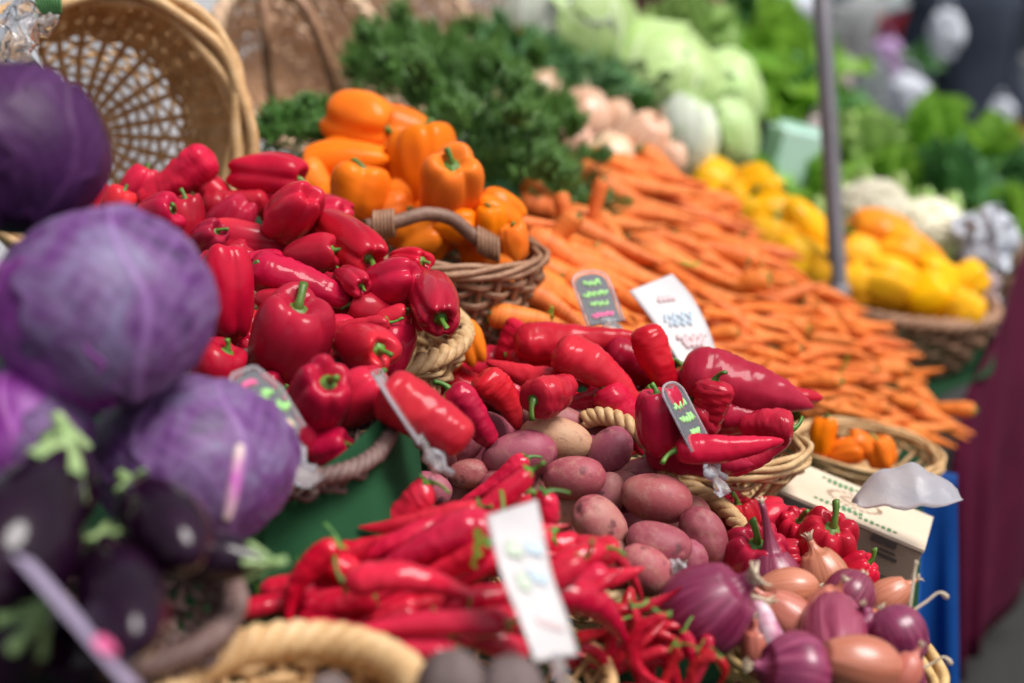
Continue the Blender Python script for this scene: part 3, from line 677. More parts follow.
# ------------------------------------------------------------------ red bell peppers
GB = 'red peppers heaped in the wicker baskets'
dB = lambda x, y: 1.28 + (400 - y) * .0015
rows = [
 (RED, 268, 175, .02, 48, 76, -8, 12, 0, 'glossy red pepper topping the heap, curved green stem pointing at the orange peppers'),
 (RBL, 176, 180, .02, 38, 92, 32, 5, -2, 'slim red pepper at the heap top, propped slanting against the big wicker basket'),
 (RBL, 236, 206, .04, 38, 66, 190, 0, 1, 'dark red pepper lying flat just beneath the topmost pepper of the heap'),
 (RED, 293, 213, -.04, 58, 56, 215, -48, -3, 'dull pink-red pepper with its dimpled blossom end turned up, below the topmost pepper'),
 (RED, 333, 208, .06, 28, 40, -20, 0, 3, 'small pinkish pepper end beside the orange peppers'),
 (RED, 346, 240, .0, 52, 84, -38, 42, 4, 'long-shouldered red pepper whose round green stem end faces out by the wooden handle'),
 (RED, 312, 256, .0, 42, 58, 12, 20, 5, 'wedge-shaped red pepper in mid heap with an upright hooked stem'),
 (RED, 394, 283, -.01, 50, 50, 200, -30, -1, 'round red pepper with a wide sheen, just above the one facing out'),
 (RED, 434, 302, -.01, 54, 52, -62, 66, 3, 'red pepper at the wicker rim, stem end facing straight out'),
 (RED, 252, 241, .03, 40, 84, 172, 8, 1, 'long dark red pepper with a green stem hooking downwards beside the purple cabbage'),
 (RED, 226, 292, -.10, 60, 96, 95, 5, -5, 'large coral-red pepper with a folded waist touching the big purple cabbage'),
 (RBL, 300, 284, -.02, 40, 106, 160, 10, 0, 'long smooth red pepper lying slantwise across the middle of the heap'),
 (RED, 282, 304, -.02, 32, 56, -10, 20, 5, 'small squarish red pepper wedged above the largest pepper'),
 (RED, 340, 294, .03, 32, 48, 100, 0, 4, 'narrow upright red pepper wedged behind the long smooth one'),
 (RED, 288, 341, -.05, 84, 88, 68, 32, 0, 'largest red pepper of the heap, deep ribs running down from its green stem'),
 (RED, 372, 312, .03, 50, 52, 160, 15, 1, 'round red pepper sunk behind the thin pink one'),
 (RBL, 356, 326, .0, 17, 70, 5, 5, 2, 'thin pink pepper lying flat like a finger over the heap'),
 (RED, 362, 347, -.04, 52, 54, -8, 58, 5, 'red pepper facing out beside the pale wicker rim, below the thin pink one'),
 (RED, 398, 336, .03, 26, 30, 100, 10, 2, 'tiny red pepper tip just inside the pale wicker rim'),
 (RED, 318, 402, -.06, 70, 66, 55, 50, 3, 'squat four-lobed red pepper with a thick upright stem, behind the tapered price tag'),
 (RED, 356, 398, -.02, 56, 70, 42, 15, 4, 'wrinkled coral pepper resting on the dark rim at the front of the heap'),
 (SMO, 425, 416, -.05, 62, 104, 148, -8, -1, 'smooth red pepper sticking out over the green cloth past the clear tag'),
 (RED, 218, 370, -.04, 56, 56, 62, 15, 5, 'coral pepper half hidden between the purple cabbages and the largest pepper'),
 (RED, 300, 436, -.02, 44, 50, 120, 30, 1, 'red pepper low in the dark basket beside the tapered price tag'),
 (RED, 138, 186, .06, 36, 44, 60, 0, 3, 'red pepper leaning on the wicker behind the slim slanting one'),
 (RED, 93, 200, .06, 36, 38, 90, 0, 4, 'orange-red pepper end showing between top cabbage and wicker basket'),
 (RED, 158, 218, -.02, 46, 48, 20, 30, 0, 'red pepper touching the top of the big purple cabbage, short green stem'),
 (RED, 188, 222, .0, 42, 56, 95, 10, 5, 'dark red pepper standing upright behind the big purple cabbage'),
 (RED, 214, 194, .05, 32, 50, 140, 0, 2, 'pinkish red pepper shoulder under the topmost pepper'),
 (RED, 116, 205, .02, 34, 40, 60, 0, 1, 'red pepper wedged between the topmost cabbage and the heap'),
 (RED, 408, 262, .03, 34, 40, 0, 40, 2, 'small red pepper behind the one with the wide sheen, facing the brown basket'),
 (RED, 352, 280, -.02, 30, 34, -30, 55, 4, 'small red pepper with a stubby stem between the narrow upright one and the sheen-topped one'),
 (RED, 206, 240, -.01, 34, 40, 30, 40, 0, 'small shiny red pepper squeezed over the shoulder of the coral one'),
 (RED, 335, 266, .03, 36, 44, 60, 20, 3, 'red pepper sunk in shade above the narrow upright one'),
 (RED, 262, 268, .0, 40, 50, 200, 20, 4, 'red pepper with a pale knobbly stem stub rising beside the coral one'),
 (RED, 330, 450, -.0, 40, 44, 20, 10, 0, 'lowest red pepper inside the dark basket rim'),
 (RED, 392, 320, .02, 30, 36, 20, 10, 0, 'small red pepper glimpsed between the sunk round one and the rim pepper'),
 (RED, 240, 330, .0, 48, 60, 200, 0, 1, 'deep red pepper just behind the coral folded one'),
 (RED, 262, 398, .02, 46, 54, 20, 20, 2, 'red pepper beneath the largest ribbed pepper'),
 (RED, 275, 205, .07, 40, 60, 100, 0, 5, 'red pepper hidden under the topmost pepper of the heap'),
]
for K, x, y, dd, w, l, a, ti, v, lab in rows:
    K.put(x, y, dB(x, y) + dd, w, l, a, ti, v=v, label=lab, group=GB, name='red_bell_pepper')
for (x, y) in [(300, 240), (320, 225), (210, 255), (350, 275), (410, 300), (300, 325), (330, 340), (250, 370), (345, 370), (375, 290), (235, 270), (290, 380), (180, 250), (200, 330), (390, 350), (160, 235), (230, 225)]:
    RED.put(x, y, dB(x, y) + .05, 50, 58, RND.uniform(0, 360), RND.uniform(-30, 30), label='red pepper buried below the top layer of the heap, only slivers showing', group='buried red peppers', bare=True)
basket('wicker_basket', 'pale wicker basket with a thick braided rim holding the heaped red peppers', P(315, 328, 1.52), (.04, -.08, 1), .160, .15, prof_bowl(.10, .7), 34, 13, .0032, .003, 'light_wicker', .010, 'rope', 18, row0=.25)
basket('shallow_basket', 'shallow dark woven basket edge in front of the pale one, over the green cloth', P(262, 412, 1.23), (.10, -.12, 1), .112, .125, prof_bowl(.026, .88), 34, 9, .0028, .003, 'dark_wicker', .007, 'rope', 24, row0=.3, sq=2.6)
# ------------------------------------------------------------------ orange peppers
GO = 'orange peppers in the brown basket'
dO = lambda x, y: 1.70 + (225 - y) * .0018
rows = [
 (360, 121, .02, 58, 68, -18, 10, 0, 'topmost orange pepper, leaning with its stem towards the herbs'),
 (343, 160, .0, 42, 86, 185, 5, 1, 'long smooth orange pepper lying flat under the topmost one'),
 (360, 191, -.03, 62, 54, 80, 15, 2, 'round orange pepper with soft ribs in front of the long flat one'),
 (426, 166, .02, 72, 86, 96, 0, 3, 'tallest orange pepper, standing upright against the dark herbs'),
 (449, 188, -.05, 58, 54, 80, 52, 4, 'orange pepper facing out with a dark green stem below the tallest one'),
 (497, 213, .02, 44, 52, 150, 10, 0, 'orange pepper on the side of the basket nearest the carrots'),
 (490, 226, .02, 36, 42, 90, 20, 1, 'small pinkish orange pepper beside the wooden handle'),
 (514, 243, .01, 30, 38, 100, 10, 2, 'little orange pepper end pressed against the basket edge'),
 (392, 164, .04, 32, 44, 60, 0, 3, 'orange pepper wedged between the round one and the tallest one'),
 (312, 183, .02, 40, 48, 120, 0, 4, 'orange pepper half hidden behind the topmost red pepper'),
 (420, 238, .05, 56, 52, 30, 10, 0, 'orange pepper inside the basket under the curved wooden handle'),
 (388, 212, .02, 40, 44, 10, 0, 1, 'orange pepper tucked behind the bound end of the wooden handle'),
 (456, 226, .01, 38, 44, 0, 0, 2, 'orange pepper deep in the basket behind the handle arch'),
 (500, 262, .05, 26, 32, 0, 0, 3, 'orange pepper seen through the side weave of the brown basket'),
 (332, 205, .05, 44, 40, 0, 0, 4, 'orange pepper low behind the red heap'),
]
for x, y, dd, w, l, a, ti, v, lab in rows: ORG.put(x, y, dO(x, y) + dd, w, l, a, ti, v=v, label=lab, group=GO)
for x, y in [(380, 180), (410, 200), (350, 165), (440, 220), (480, 235), (330, 185), (400, 140)]:
    ORG.put(x, y, dO(x, y) + .09, 60, 60, RND.uniform(0, 360), 0, label='orange pepper buried under the others in the brown basket', group='buried orange peppers', bare=True)
ORG.put(469, 341, 1.56, 32, 46, 110, 10, v=0, label='taller of the two orange peppers lying on green cloth beside the pale wicker basket', group='orange peppers on the green cloth')
ORG.put(447, 362, 1.55, 26, 32, 40, 30, v=1, label='smaller of the two orange peppers on green cloth, touching the pale wicker weave', group='orange peppers on the green cloth')
bo, at = basket('wicker_basket', 'brown wicker basket with a bent wooden handle, full of orange peppers', P(448, 247, 1.72), (.10, -.06, 1), .116, .115, prof_bowl(.12, .74), 26, 11, .0032, .004, 'brown_wicker', .009, 'loose', row0=.35, double=2, seed=4)
h = MB(); hp = [P(366, 226, 1.64), P(395, 222, 1.64), P(425, 214, 1.65), P(452, 219, 1.66), P(472, 235, 1.67), P(495, 249, 1.68), P(505, 250, 1.685)]
def smooth(pts, n=30):
    p = np.array([tuple(q) for q in pts]); t = np.linspace(0, len(p) - 1, n); out = []
    for s in t:
        i = int(min(s, len(p) - 2)); f = s - i; p0, p1, p2, p3 = p[max(0, i - 1)], p[i], p[i + 1], p[min(len(p) - 1, i + 2)]
        out.append(.5 * ((2 * p1) + (p2 - p0) * f + (2 * p0 - 5 * p1 + 4 * p2 - p3) * f * f + (3 * p1 - p0 - 3 * p2 + p3) * f ** 3))
    return np.array(out)
h.tube(smooth(hp), .0085, 12); ho = link('handle', h.mesh('handle', 'bark_stick')); ho.parent = bo; ho.matrix_parent_inverse = bo.matrix_world.inverted()
for (a_, b_) in (((374, 225), (392, 223)), ((478, 240), (497, 250))):
    h = MB()
    for k in range(6):
        t = k / 5; c = P(a_[0] + (b_[0] - a_[0]) * t, a_[1] + (b_[1] - a_[1]) * t, 1.645 if a_[0] < 400 else 1.675)
        h.tube([tuple(c + UP * .015 * math.sin(q) * 1.0 + FW * .0125 * math.cos(q) + RT * .002 * q / 6) for q in np.linspace(0, 6.28, 14, endpoint=False)], .0026, 6, True)
    hb = link('handle_binding', h.mesh('handle_binding', 'brown_wicker')); hb.parent = bo; hb.matrix_parent_inverse = bo.matrix_world.inverted()
# ------------------------------------------------------------------ long red peppers
GR = 'long red peppers in the low wicker basket'
dR = lambda x, y: 1.50 + (400 - y) * .0012
rows = [
 (ROM, 580, 341, -.01, 40, 134, 184, 0, -1, 'long bright red pepper along the back of the pile, pointed tip by the white card'),
 (ROM, 600, 374, -.05, 42, 106, 146, 5, -4, 'pitted red pepper slanting down across the middle of the pile'),
 (ROM, 660, 368, -.03, 36, 92, 112, 8, -5, 'pinkish red pepper hanging steeply beside the white card'),
 (ROM, 526, 374, -.03, 28, 84, -14, 0, -2, 'slim red pepper with its pointed tip on the green cloth'),
 (RBL, 472, 416, -.07, 36, 74, 128, 5, 0, 'dark red pepper with a curled green stem beside the smooth bell pepper'),
 (ROM, 501, 400, -.05, 36, 62, 128, 8, -3, 'crumpled orange-red pepper just behind the potatoes'),
 (RBL, 553, 392, -.09, 42, 44, 205, 50, 1, 'small red pepper end-on with its green stem lying on the potatoes'),
 (RBL, 512, 342, .03, 30, 46, 60, 0, -3, 'red pepper shoulder near the slate tag, beside the long bright one'),
 (RED, 660, 420, -.10, 54, 66, 98, 14, 3, 'upright red pepper with a tall thin stem beside the clear-sleeved slate tag'),
 (RBL, 711, 408, -.03, 38, 58, 82, 8, 3, 'ribbed dark pepper standing between the tag and the mauve pepper'),
 (MAU, 748, 388, -.01, 54, 138, 166, 0, -1, 'large mauve-red pepper tapering to a point towards the carrots'),
 (RBL, 766, 426, -.03, 36, 54, -2, 12, 1, 'red pepper with a pale green stem jutting over the basket rim'),
 (ROM, 730, 447, -.09, 30, 112, 184, 8, 3, 'straight red pepper resting along the front rim of the low basket'),
 (ROM, 592, 403, .01, 34, 90, 10, 0, 4, 'red pepper lying in shade behind the potato heap'),
 (MAU, 640, 366, .02, 44, 80, 160, 0, -2, 'purplish pepper glimpsed under the long bright one'),
 (RBL, 700, 385, .03, 36, 56, 130, 0, 0, 'red pepper under the blunt end of the mauve one'),
 (ROM, 545, 352, .04, 38, 84, 200, 0, 1, 'red pepper beneath the long bright one at the back'),
 (ROM, 625, 420, .0, 36, 80, 120, 0, 3, 'red pepper in shade behind the braided potato basket rim'),
 (MAU, 740, 415, .02, 40, 90, 170, 0, 1, 'purplish pepper under the large mauve one'),
 (MAU, 700, 455, -.03, 44, 110, 170, 0, -1, 'dull red pepper on the floor of the low basket behind its front rim'),
 (ROM, 755, 452, .0, 34, 80, 200, 0, -2, 'red pepper pressed against the outer end of the low basket'),
 (RBL, 690, 430, .0, 36, 60, 40, 0, 2, 'red pepper hidden behind the clear-sleeved tag'),
]
for K, x, y, dd, w, l, a, ti, v, lab in rows:
    K.put(x, y, dR(x, y) + dd, w, l, a, ti, v=v, label=lab, group=GR, name='long_red_pepper')
for x, y in [(520, 390), (560, 370), (480, 395), (620, 385), (670, 395), (600, 350), (575, 410), (650, 440), (720, 430), (540, 410), (700, 410), (770, 405), (640, 400), (500, 360)]:
    ROM.put(x, y, dR(x, y) + .075, 38, 110, RND.uniform(150, 205), 0, label='red pepper at the bottom of the long pepper pile, mostly covered', group='covered long red peppers', bare=True)
basket('wicker_basket', 'low pale wicker basket with open sides under the long red peppers', P(696, 447, 1.575), (.02, -.02, 1), .122, .085, prof_bowl(.055, .72), 26, 14, .0026, .0026, 'light_wicker', .009, 'rods', row0=.2, openband=(.55, .86))
# ------------------------------------------------------------------ potatoes
GP = 'red potatoes in the round basket'
dP = lambda x, y: 1.335 + (560 - y) * .0009
rows = [
 (POT, 575, 478, -.05, 47, 61, 2, 10, 0, 'pale smooth potato perched on the front of the potato heap'),
 (POT, 555, 421, .02, 36, 68, -12, 0, 1, 'topmost red potato, touching the long red peppers'),
 (POTB, 556, 438, -.01, 44, 74, -14, 0, 0, 'brown earthy potato lying near the top of the heap'),
 (POT, 519, 456, -.01, 54, 74, 12, 5, 2, 'large red potato behind the curled chilli stem'),
 (POT, 610, 451, .0, 46, 54, 50, 10, 3, 'red potato inside the braided rim near the heap top'),
 (POT, 464, 447, .03, 34, 46, 40, 0, 4, 'dusty potato under the end of the smooth bell pepper'),
 (POT, 468, 474, .0, 30, 42, 10, 0, 5, 'small dark potato between two others beside the chillies'),
 (POT, 431, 488, -.06, 32, 44, -20, 0, 6, 'potato under the clear tag clip at the edge of the green cloth'),
 (POT, 637, 471, .01, 26, 48, 20, 0, 1, 'sliver of potato resting against the braided rim'),
 (POT, 656, 498, -.03, 55, 70, -10, 8, 2, 'broad red potato beside the hanging tag clip'),
 (POT, 600, 524, -.05, 50, 66, 128, 10, 3, 'pink potato with sunken eyes in the middle of the heap'),
 (POT, 608, 494, -.0, 34, 44, 80, 0, 4, 'small potato wedged behind the pale smooth one'),
 (POT, 658, 544, -.05, 46, 66, -14, 5, 5, 'flat-lying red potato below the broad one'),
 (POT, 704, 536, -.02, 48, 62, 112, 0, 6, 'red potato against the basket rim nearest the ribbed peppers'),
 (POT, 645, 570, -.05, 46, 58, -35, 0, 0, 'dusty potato lowest in the basket, above the bare rim'),
 (POTB, 560, 508, .0, 44, 54, 30, 0, 1, 'potato half covered by chilli stems'),
 (POT, 622, 488, .02, 40, 44, 10, 0, 3, 'potato showing as a pink wedge beside the broad one'),
 (POT, 612, 566, -.02, 46, 54, 100, 0, 2, 'potato hidden behind the hooked chilli'),
 (POT, 690, 560, -.01, 40, 46, 90, 0, 1, 'potato tucked under the rim by the big dark onion'),
 (POT, 490, 432, .03, 40, 50, 160, 0, 5, 'potato at the far edge of the heap by the dark red pepper'),
 (POT, 505, 488, .01, 46, 52, 0, 0, 6, 'potato in shade above the wrinkled chilli'),
 (POT, 586, 455, .03, 44, 50, 0, 0, 0, 'potato behind the brown earthy one'),
 (POT, 442, 466, .03, 34, 40, 90, 0, 2, 'potato just below the smooth bell pepper by the green cloth'),
]
for K, x, y, dd, w, l, a, ti, v, lab in rows: K.put(x, y, dP(x, y) + dd, w, l, a, ti, v=v, label=lab, group=GP, name='potato')
for x, y in [(480, 455), (540, 470), (580, 440), (630, 500), (560, 530), (640, 520), (680, 520), (600, 545), (520, 500), (660, 560), (590, 500), (450, 490), (695, 545), (630, 545), (540, 440), (575, 560)]:
    POT.put(x, y, dP(x, y) + .06, 56, 64, RND.uniform(0, 360), 0, label='red potato in the lower layer of the potato basket, barely visible', group='lower layer potatoes', name='potato', bare=True)
# rim of the potato basket: a round basket tilted towards the buyer
pb, _ = basket('wicker_basket', 'round wicker basket with a braided rope handle, heaped with red potatoes', P(608, 528, 1.40), (.06, -.14, 1), .134, .130, prof_bowl(.07, .75), 28, 12, .0030, .003, 'light_wicker', .0085, 'rope', 15, row0=.2)
hp = smooth([P(585, 420, 1.47), P(604, 416, 1.46), P(630, 426, 1.44), P(652, 447, 1.43), P(666, 472, 1.42), P(672, 497, 1.42)], 70)
mb = MB()
for k in range(3):
    q = []
    for j in range(70):
        tg = hp[min(69, j + 1)] - hp[max(0, j - 1)]; tg /= np.linalg.norm(tg); u = np.cross(tg, (0, 0, 1.)); u /= np.linalg.norm(u); w_ = np.cross(tg, u); a = j * .42 + k * 2.094
        q.append(hp[j] + .0052 * (math.cos(a) * u + math.sin(a) * w_))
    mb.tube(q, .0052, 7)
ho = link('handle', mb.mesh('handle', 'light_wicker')); ho.parent = pb; ho.matrix_parent_inverse = pb.matrix_world.inverted()
# ------------------------------------------------------------------ small ribbed red peppers
GS = 'ribbed red peppers beside the cardboard box'
dS = lambda x, y: 1.40 + (560 - y) * .0016
rows = [
 (825, 545, -.03, 68, 56, 78, 38, 0, 'fat ribbed red pepper with an upright green stem in front of the cardboard box'),
 (752, 562, -.06, 72, 60, 86, 42, 1, 'flat ribbed red pepper with a star-shaped stem beside the big dark onion'),
 (768, 520, .02, 52, 44, 200, 10, 2, 'plain red pepper lying just under the low wicker basket'),
 (738, 520, .0, 44, 46, 95, 15, 0, 'wrinkled red pepper next to the potato basket rim'),
 (802, 536, .02, 52, 48, 100, 30, 1, 'red pepper tucked behind the fat ribbed one'),
 (718, 502, .02, 36, 46, 60, 10, 2, 'red pepper peeking out under the hanging tag clip'),
 (856, 572, -.02, 42, 42, 40, 20, 0, 'red pepper wedged between the shallots and the cardboard box'),
 (782, 560, -.01, 44, 44, 10, 20, 1, 'red pepper shoulder behind the long-necked onion'),
 (705, 488, .04, 34, 40, 140, 0, 2, 'small red pepper seen under the open side of the low basket'),
]
for x, y, dd, w, l, a, ti, v, lab in rows: REDR.put(x, y, dS(x, y) + dd, w, l, a, ti, v=v, label=lab, group=GS)
for x, y in [(740, 540), (780, 535), (810, 560), (760, 590), (840, 590), (725, 515), (790, 580)]:
    REDR.put(x, y, dS(x, y) + .06, 60, 54, RND.uniform(0, 360), 0, label='ribbed red pepper underneath the others by the box', group='covered ribbed peppers', bare=True)
# ------------------------------------------------------------------ onions
GN = 'onions and shallots in the straw basket'
dN = lambda x, y: 1.22 + (650 - y) * .0012
OND.put(704, 612, 1.18, 94, 94, 38, 15, 40, v=0, label='largest dark red onion, loose papery top, beside the small chillies')
rows = [
 (ONL, 774, 578, .0, 56, 54, 96, 0, 0, 'pink onion with a long dried neck standing straight up'),
 (ONB, 790, 590, -.02, 52, 56, 185, 0, 0, 'pale brown shallot lying just under the long-necked onion'),
 (ONB, 793, 622, -.03, 58, 66, 140, 0, 1, 'brown shallot with its top by the pale dried roots'),
 (ONP, 848, 597, -.03, 58, 58, 230, 20, 0, 'shiny purple onion with a silver sheen in the middle of the basket'),
 (ONB, 826, 581, .01, 58, 58, 110, 0, 2, 'pinkish brown shallot behind the shiny purple onion'),
 (ONB, 886, 598, .0, 42, 46, 30, 0, 0, 'small brown shallot by the far corner of the straw basket'),
 (ONP, 834, 638, -.05, 74, 66, 250, 60, 1, 'broad purple onion seen from below in the basket front'),
 (ONL, 897, 634, -.05, 60, 60, -62, 10, 0, 'purple onion with its long neck drooping over the basket edge'),
 (ONP, 797, 672, -.07, 88, 70, 170, 10, 2, 'wide purple onion at the very front of the straw basket'),
 (ONB, 862, 664, -.08, 66, 78, 168, 10, 1, 'large brown shallot with a pale dried tip, front of the basket'),
 (ONB, 903, 676, -.06, 40, 44, 60, 0, 2, 'little pinkish shallot under the drooping neck'),
 (OND, 752, 632, -.02, 34, 40, 60, 0, 1, 'small deep red onion beside the white garlic neck'),
 (ONP, 812, 605, .03, 50, 50, 0, 0, 0, 'purple onion in shade between the shallots'),
 (ONP, 762, 604, .01, 40, 42, 120, 20, 1, 'small purple onion peeping out between the big dark onion and the shallots'),
 (ONB, 822, 612, -.04, 44, 48, 60, 20, 2, 'small brown shallot resting between the shiny and the broad purple onions'),
 (ONP, 860, 630, -.04, 44, 44, 100, 40, 0, 'small purple onion nestled in front of the shiny one'),
 (ONB, 760, 655, -.04, 44, 50, 100, 10, 0, 'brown shallot lying inside the near corner of the straw basket'),
 (ONB, 870, 625, .03, 50, 50, 0, 0, 1, 'brown shallot sunk between two purple onions'),
]
for K, x, y, dd, w, l, a, ti, v, lab in rows: K.put(x, y, dN(x, y) + dd, w, l, a, ti, v=v, label=lab, group=GN, name='shallot' if K is ONB else 'onion', cat='shallot' if K is ONB else 'onion')
for x, y in [(780, 600), (820, 620), (860, 610), (890, 650), (780, 650), (830, 670), (870, 690), (810, 700), (760, 690)]:
    ONP.put(x, y, dN(x, y) + .06, 66, 60, RND.uniform(0, 360), 0, label='purple onion at the bottom of the straw basket', group='bottom layer onions', name='onion', bare=True)
# garlic-like white neck
gb = MB(); gb.tube(smooth([P(752, 600, 1.19), P(763, 612, 1.18), P(768, 628, 1.17), P(776, 650, 1.17), P(782, 664, 1.18)], 20), [.004 + .011 * (i / 19) ** 1.0 * (1 if i < 16 else (20 - i) / 4) for i in range(20)], 16)
g_ = link('spring_onion', gb.mesh('spring_onion', 'garlic_paper')); tag(g_, 'white and pink striped onion neck lying over the straw rim', 'onion')
rt = roots_mesh(.010, .018, 0, 5); r_ = link('roots', rt); r_.matrix_world = basis(AX(150, 10), 0, P(754, 600, 1.185)); r_.parent = g_
for i, (x, y, a, L_) in enumerate([(926, 602, 20, .02), (912, 592, 80, .03), (931, 664, 10, .018)]):
    mb = MB(); c = P(x, y, 1.21); v = AX(a); mb.tube(smooth([c - v * .02 - UP * .006, c, c + v * L_ * .6 + UP * .004, c + v * L_ - UP * .004], 12), [.0018, .0018, .0016, .0015, .0014, .0014, .0013, .0013, .0016, .0024, .0026, .001], 8, flat=.6)
    o = link('dried_shoot', mb.mesh('dried_shoot', 'dry_root')); tag(o, ['pale dried onion shoot sticking out past the basket towards the blue cloth', 'upright dry onion leaf at the basket corner', 'dried shoot tip at the end of the drooping onion neck'][i], 'dry shoot', 'dried shoots')
basket('straw_basket', 'square golden corn-husk basket of onions and shallots', P(830, 652, 1.27), (.14, -.06, 1), .090, .085, prof_bowl(.07, .85), 22, 7, .007, .004, 'husk_straw', .011, 'rods', row0=.2, sq=3.2)
# ------------------------------------------------------------------ chillies
GC = 'red chillies in the front basket'
dC = lambda x, y: 1.02 + (640 - y) * .0011
rows = [
 (CHB, 494, 482, .07, 22, 84, 34, -5, 3, 'wrinkled red chilli rising over the potatoes with a bent stem'),
 (CHB, 428, 550, -.02, 44, 150, 22, 0, 0, 'thick smooth pinkish chilli lying across the pile behind the white card'),
 (CHB, 418, 586, -.05, 34, 150, 170, 5, 1, 'curved chilli with a bright green stem in front of the thick smooth one'),
 (CHB, 352, 552, .0, 34, 110, 200, 0, 4, 'glossy chilli with white glints near the green cloth'),
 (CHB, 306, 585, -.02, 28, 110, 62, 0, 2, 'long chilli sweeping down beside the green cloth'),
 (CHB, 420, 627, -.04, 28, 185, 4, 0, 3, 'straight chilli lying level above the straw rim'),
 (CHB, 400, 648, -.03, 24, 120, -6, 0, 4, 'lowest chilli, just above the woven front rim'),
 (CHB, 486, 600, -.02, 30, 80, 190, 10, 0, 'short chilli pointing under the white card'),
 (CHB, 460, 512, .03, 38, 150, 8, 0, 1, 'knobbly chilli along the top of the pile'),
 (CHB, 534, 530, .03, 28, 50, 60, 10, 2, 'orange-red chilli end beside the top of the white card'),
 (CHH, 596, 566, .06, 24, 130, 168, 0, 0, 'chilli curving over like a hook in front of the potatoes'),
 (CHB, 592, 576, .05, 34, 96, 185, 0, 0, 'thick dark chilli under the hooked one'),
 (CHB, 586, 610, .03, 42, 72, 150, 20, 1, 'bright red chilli with a green cap beside the white card'),
 (CHB, 358, 590, .02, 32, 90, 130, 0, 2, 'red chilli under the curved green-stemmed one'),
 (CHB, 330, 610, .01, 30, 100, 20, 0, 3, 'red chilli at the pile edge above the straw rim'),
 (CHB, 500, 560, .04, 38, 100, 30, 0, 4, 'red chilli hidden behind the white card'),
 (CHB, 392, 520, .04, 34, 90, 40, 0, 0, 'red chilli on the far side of the pile by the green cloth'),
 (CHB, 300, 620, .03, 28, 80, 80, 0, 1, 'dark chilli standing at the corner by the green cloth'),
 (CHB, 516, 630, .0, 30, 90, 160, 0, 2, 'red chilli pointing at the foot of the white card'),
 (CHB, 455, 608, .01, 30, 100, 15, 0, 3, 'red chilli between the curved one and the level one'),
 (CHB, 350, 632, .01, 28, 100, 175, 0, 4, 'red chilli under the level one'),
]
for K, x, y, dd, w, l, a, ti, v, lab in rows: K.put(x, y, dC(x, y) + dd, w, l, a, ti, roll=RND.choice([0, 20, 170, 190]) if K is not CHH else 0, v=v, label=lab, group=GC, name='red_chilli')
for x, y in [(340, 570), (385, 575), (450, 560), (410, 540), (365, 615), (470, 575), (400, 560), (380, 600), (440, 580), (480, 560), (430, 610), (470, 540), (520, 590), (550, 590), (560, 560), (320, 600), (500, 610), (420, 640), (360, 630), (520, 545), (440, 530), (470, 640)]:
    CHB.put(x, y, dC(x, y) + .035, 32, 125, RND.uniform(-20, 30), 0, label='red chilli in the lower layer of the front pile', group='lower layer chillies', name='red_chilli', bare=True)
g9 = random.Random(77)
for x, y in [(300, 600), (340, 585), (372, 566), (395, 545), (430, 575), (455, 545), (480, 575), (350, 612), (390, 600), (440, 605), (485, 620), (520, 600), (470, 520), (420, 520), (560, 600), (545, 575), (375, 640), (450, 640), (322, 570), (500, 540)]:
    CHB.put(x, y, dC(x, y) + g9.uniform(-.012, .02), g9.uniform(20, 30), g9.uniform(120, 165), g9.choice([g9.uniform(5, 38), g9.uniform(188, 215)]), g9.uniform(-8, 8), label='slim curved chilli in the thick of the front pile', group='slim chillies of the front pile', name='red_chilli')
GT = 'small red chillies beside the big onion'
dT = lambda x, y: 1.14 + (640 - y) * .0010
small = [(655, 600, 13, 62, 200, 0), (668, 640, 14, 90, 150, 4), (640, 625, 12, 60, 190, 1), (612, 640, 22, 56, 40, 2), (630, 668, 15, 90, 30, 0), (690, 660, 14, 60, 95, 4), (600, 668, 14, 70, 120, 1), (650, 660, 13, 80, 10, 3),
         (664, 676, 13, 70, 60, 0), (622, 612, 14, 50, 170, 2), (700, 676, 14, 60, 70, 1), (586, 640, 18, 50, 200, 3), (640, 645, 16, 80, 220, 4), (610, 655, 14, 66, 80, 0), (675, 625, 12, 70, 185, 3), (715, 668, 12, 50, 110, 2)]
sl = ['slender one lying on the big dark onion', 'one arching past the foot of the big dark onion', 'short one between the hooked chilli and the onion', 'stubby one with a long olive stem', 'one at the picture edge under the stubby one', 'upright one below the big dark onion',
      'one beside the foot of the white card', 'level one in the middle of the small chillies', 'one leaning in front of the arching one', 'one right under the tip of the hooked chilli', 'one furthest towards the straw basket corner', 'thick one beside the white card', 'dark one beneath the arching one',
      'nearly upright one behind the level one', 'one touching the underside of the big dark onion', 'little one close to the straw rim']
for (x, y, w, l, a, v), s_ in zip(small, sl):
    CHS.put(x, y, dT(x, y) - (.03 if y < 620 else 0), w, l, a, RND.uniform(-5, 15), v=v, label='small red chilli, ' + s_, group=GT)
CHH.put(652, 655, 1.10, 19, 100, 100, 5, roll=180, v=1, label='small chilli bent in a wide arc below the big onion', group=GT, name='small_red_chilli')
for x, y in [(600, 620), (630, 640), (660, 650), (690, 680), (580, 660), (620, 680), (650, 690), (600, 700), (670, 670)]:
    CHS.put(x, y, dT(x, y) + .04, 20, 100, RND.uniform(0, 180), 0, label='small red chilli in the shade under the others', group='shaded small chillies', bare=True)
basket('wicker_basket', 'shallow wicker basket under the red chillies', P(430, 672, 1.10), (.04, -.08, 1), .140, .11, prof_bowl(.05, .8), 30, 8, .003, .003, 'tan_wicker', .005, 'rope', 20, row0=.3)
basket('wicker_basket', 'front tan basket with a thick twisted rim beneath the price strip, partly out of view', P(292, 702, .90), (.03, -.05, 1), .080, .080, prof_bowl(.07, .7), 24, 9, .004, .004, 'tan_wicker', .0125, 'rope', 12, row0=.3)
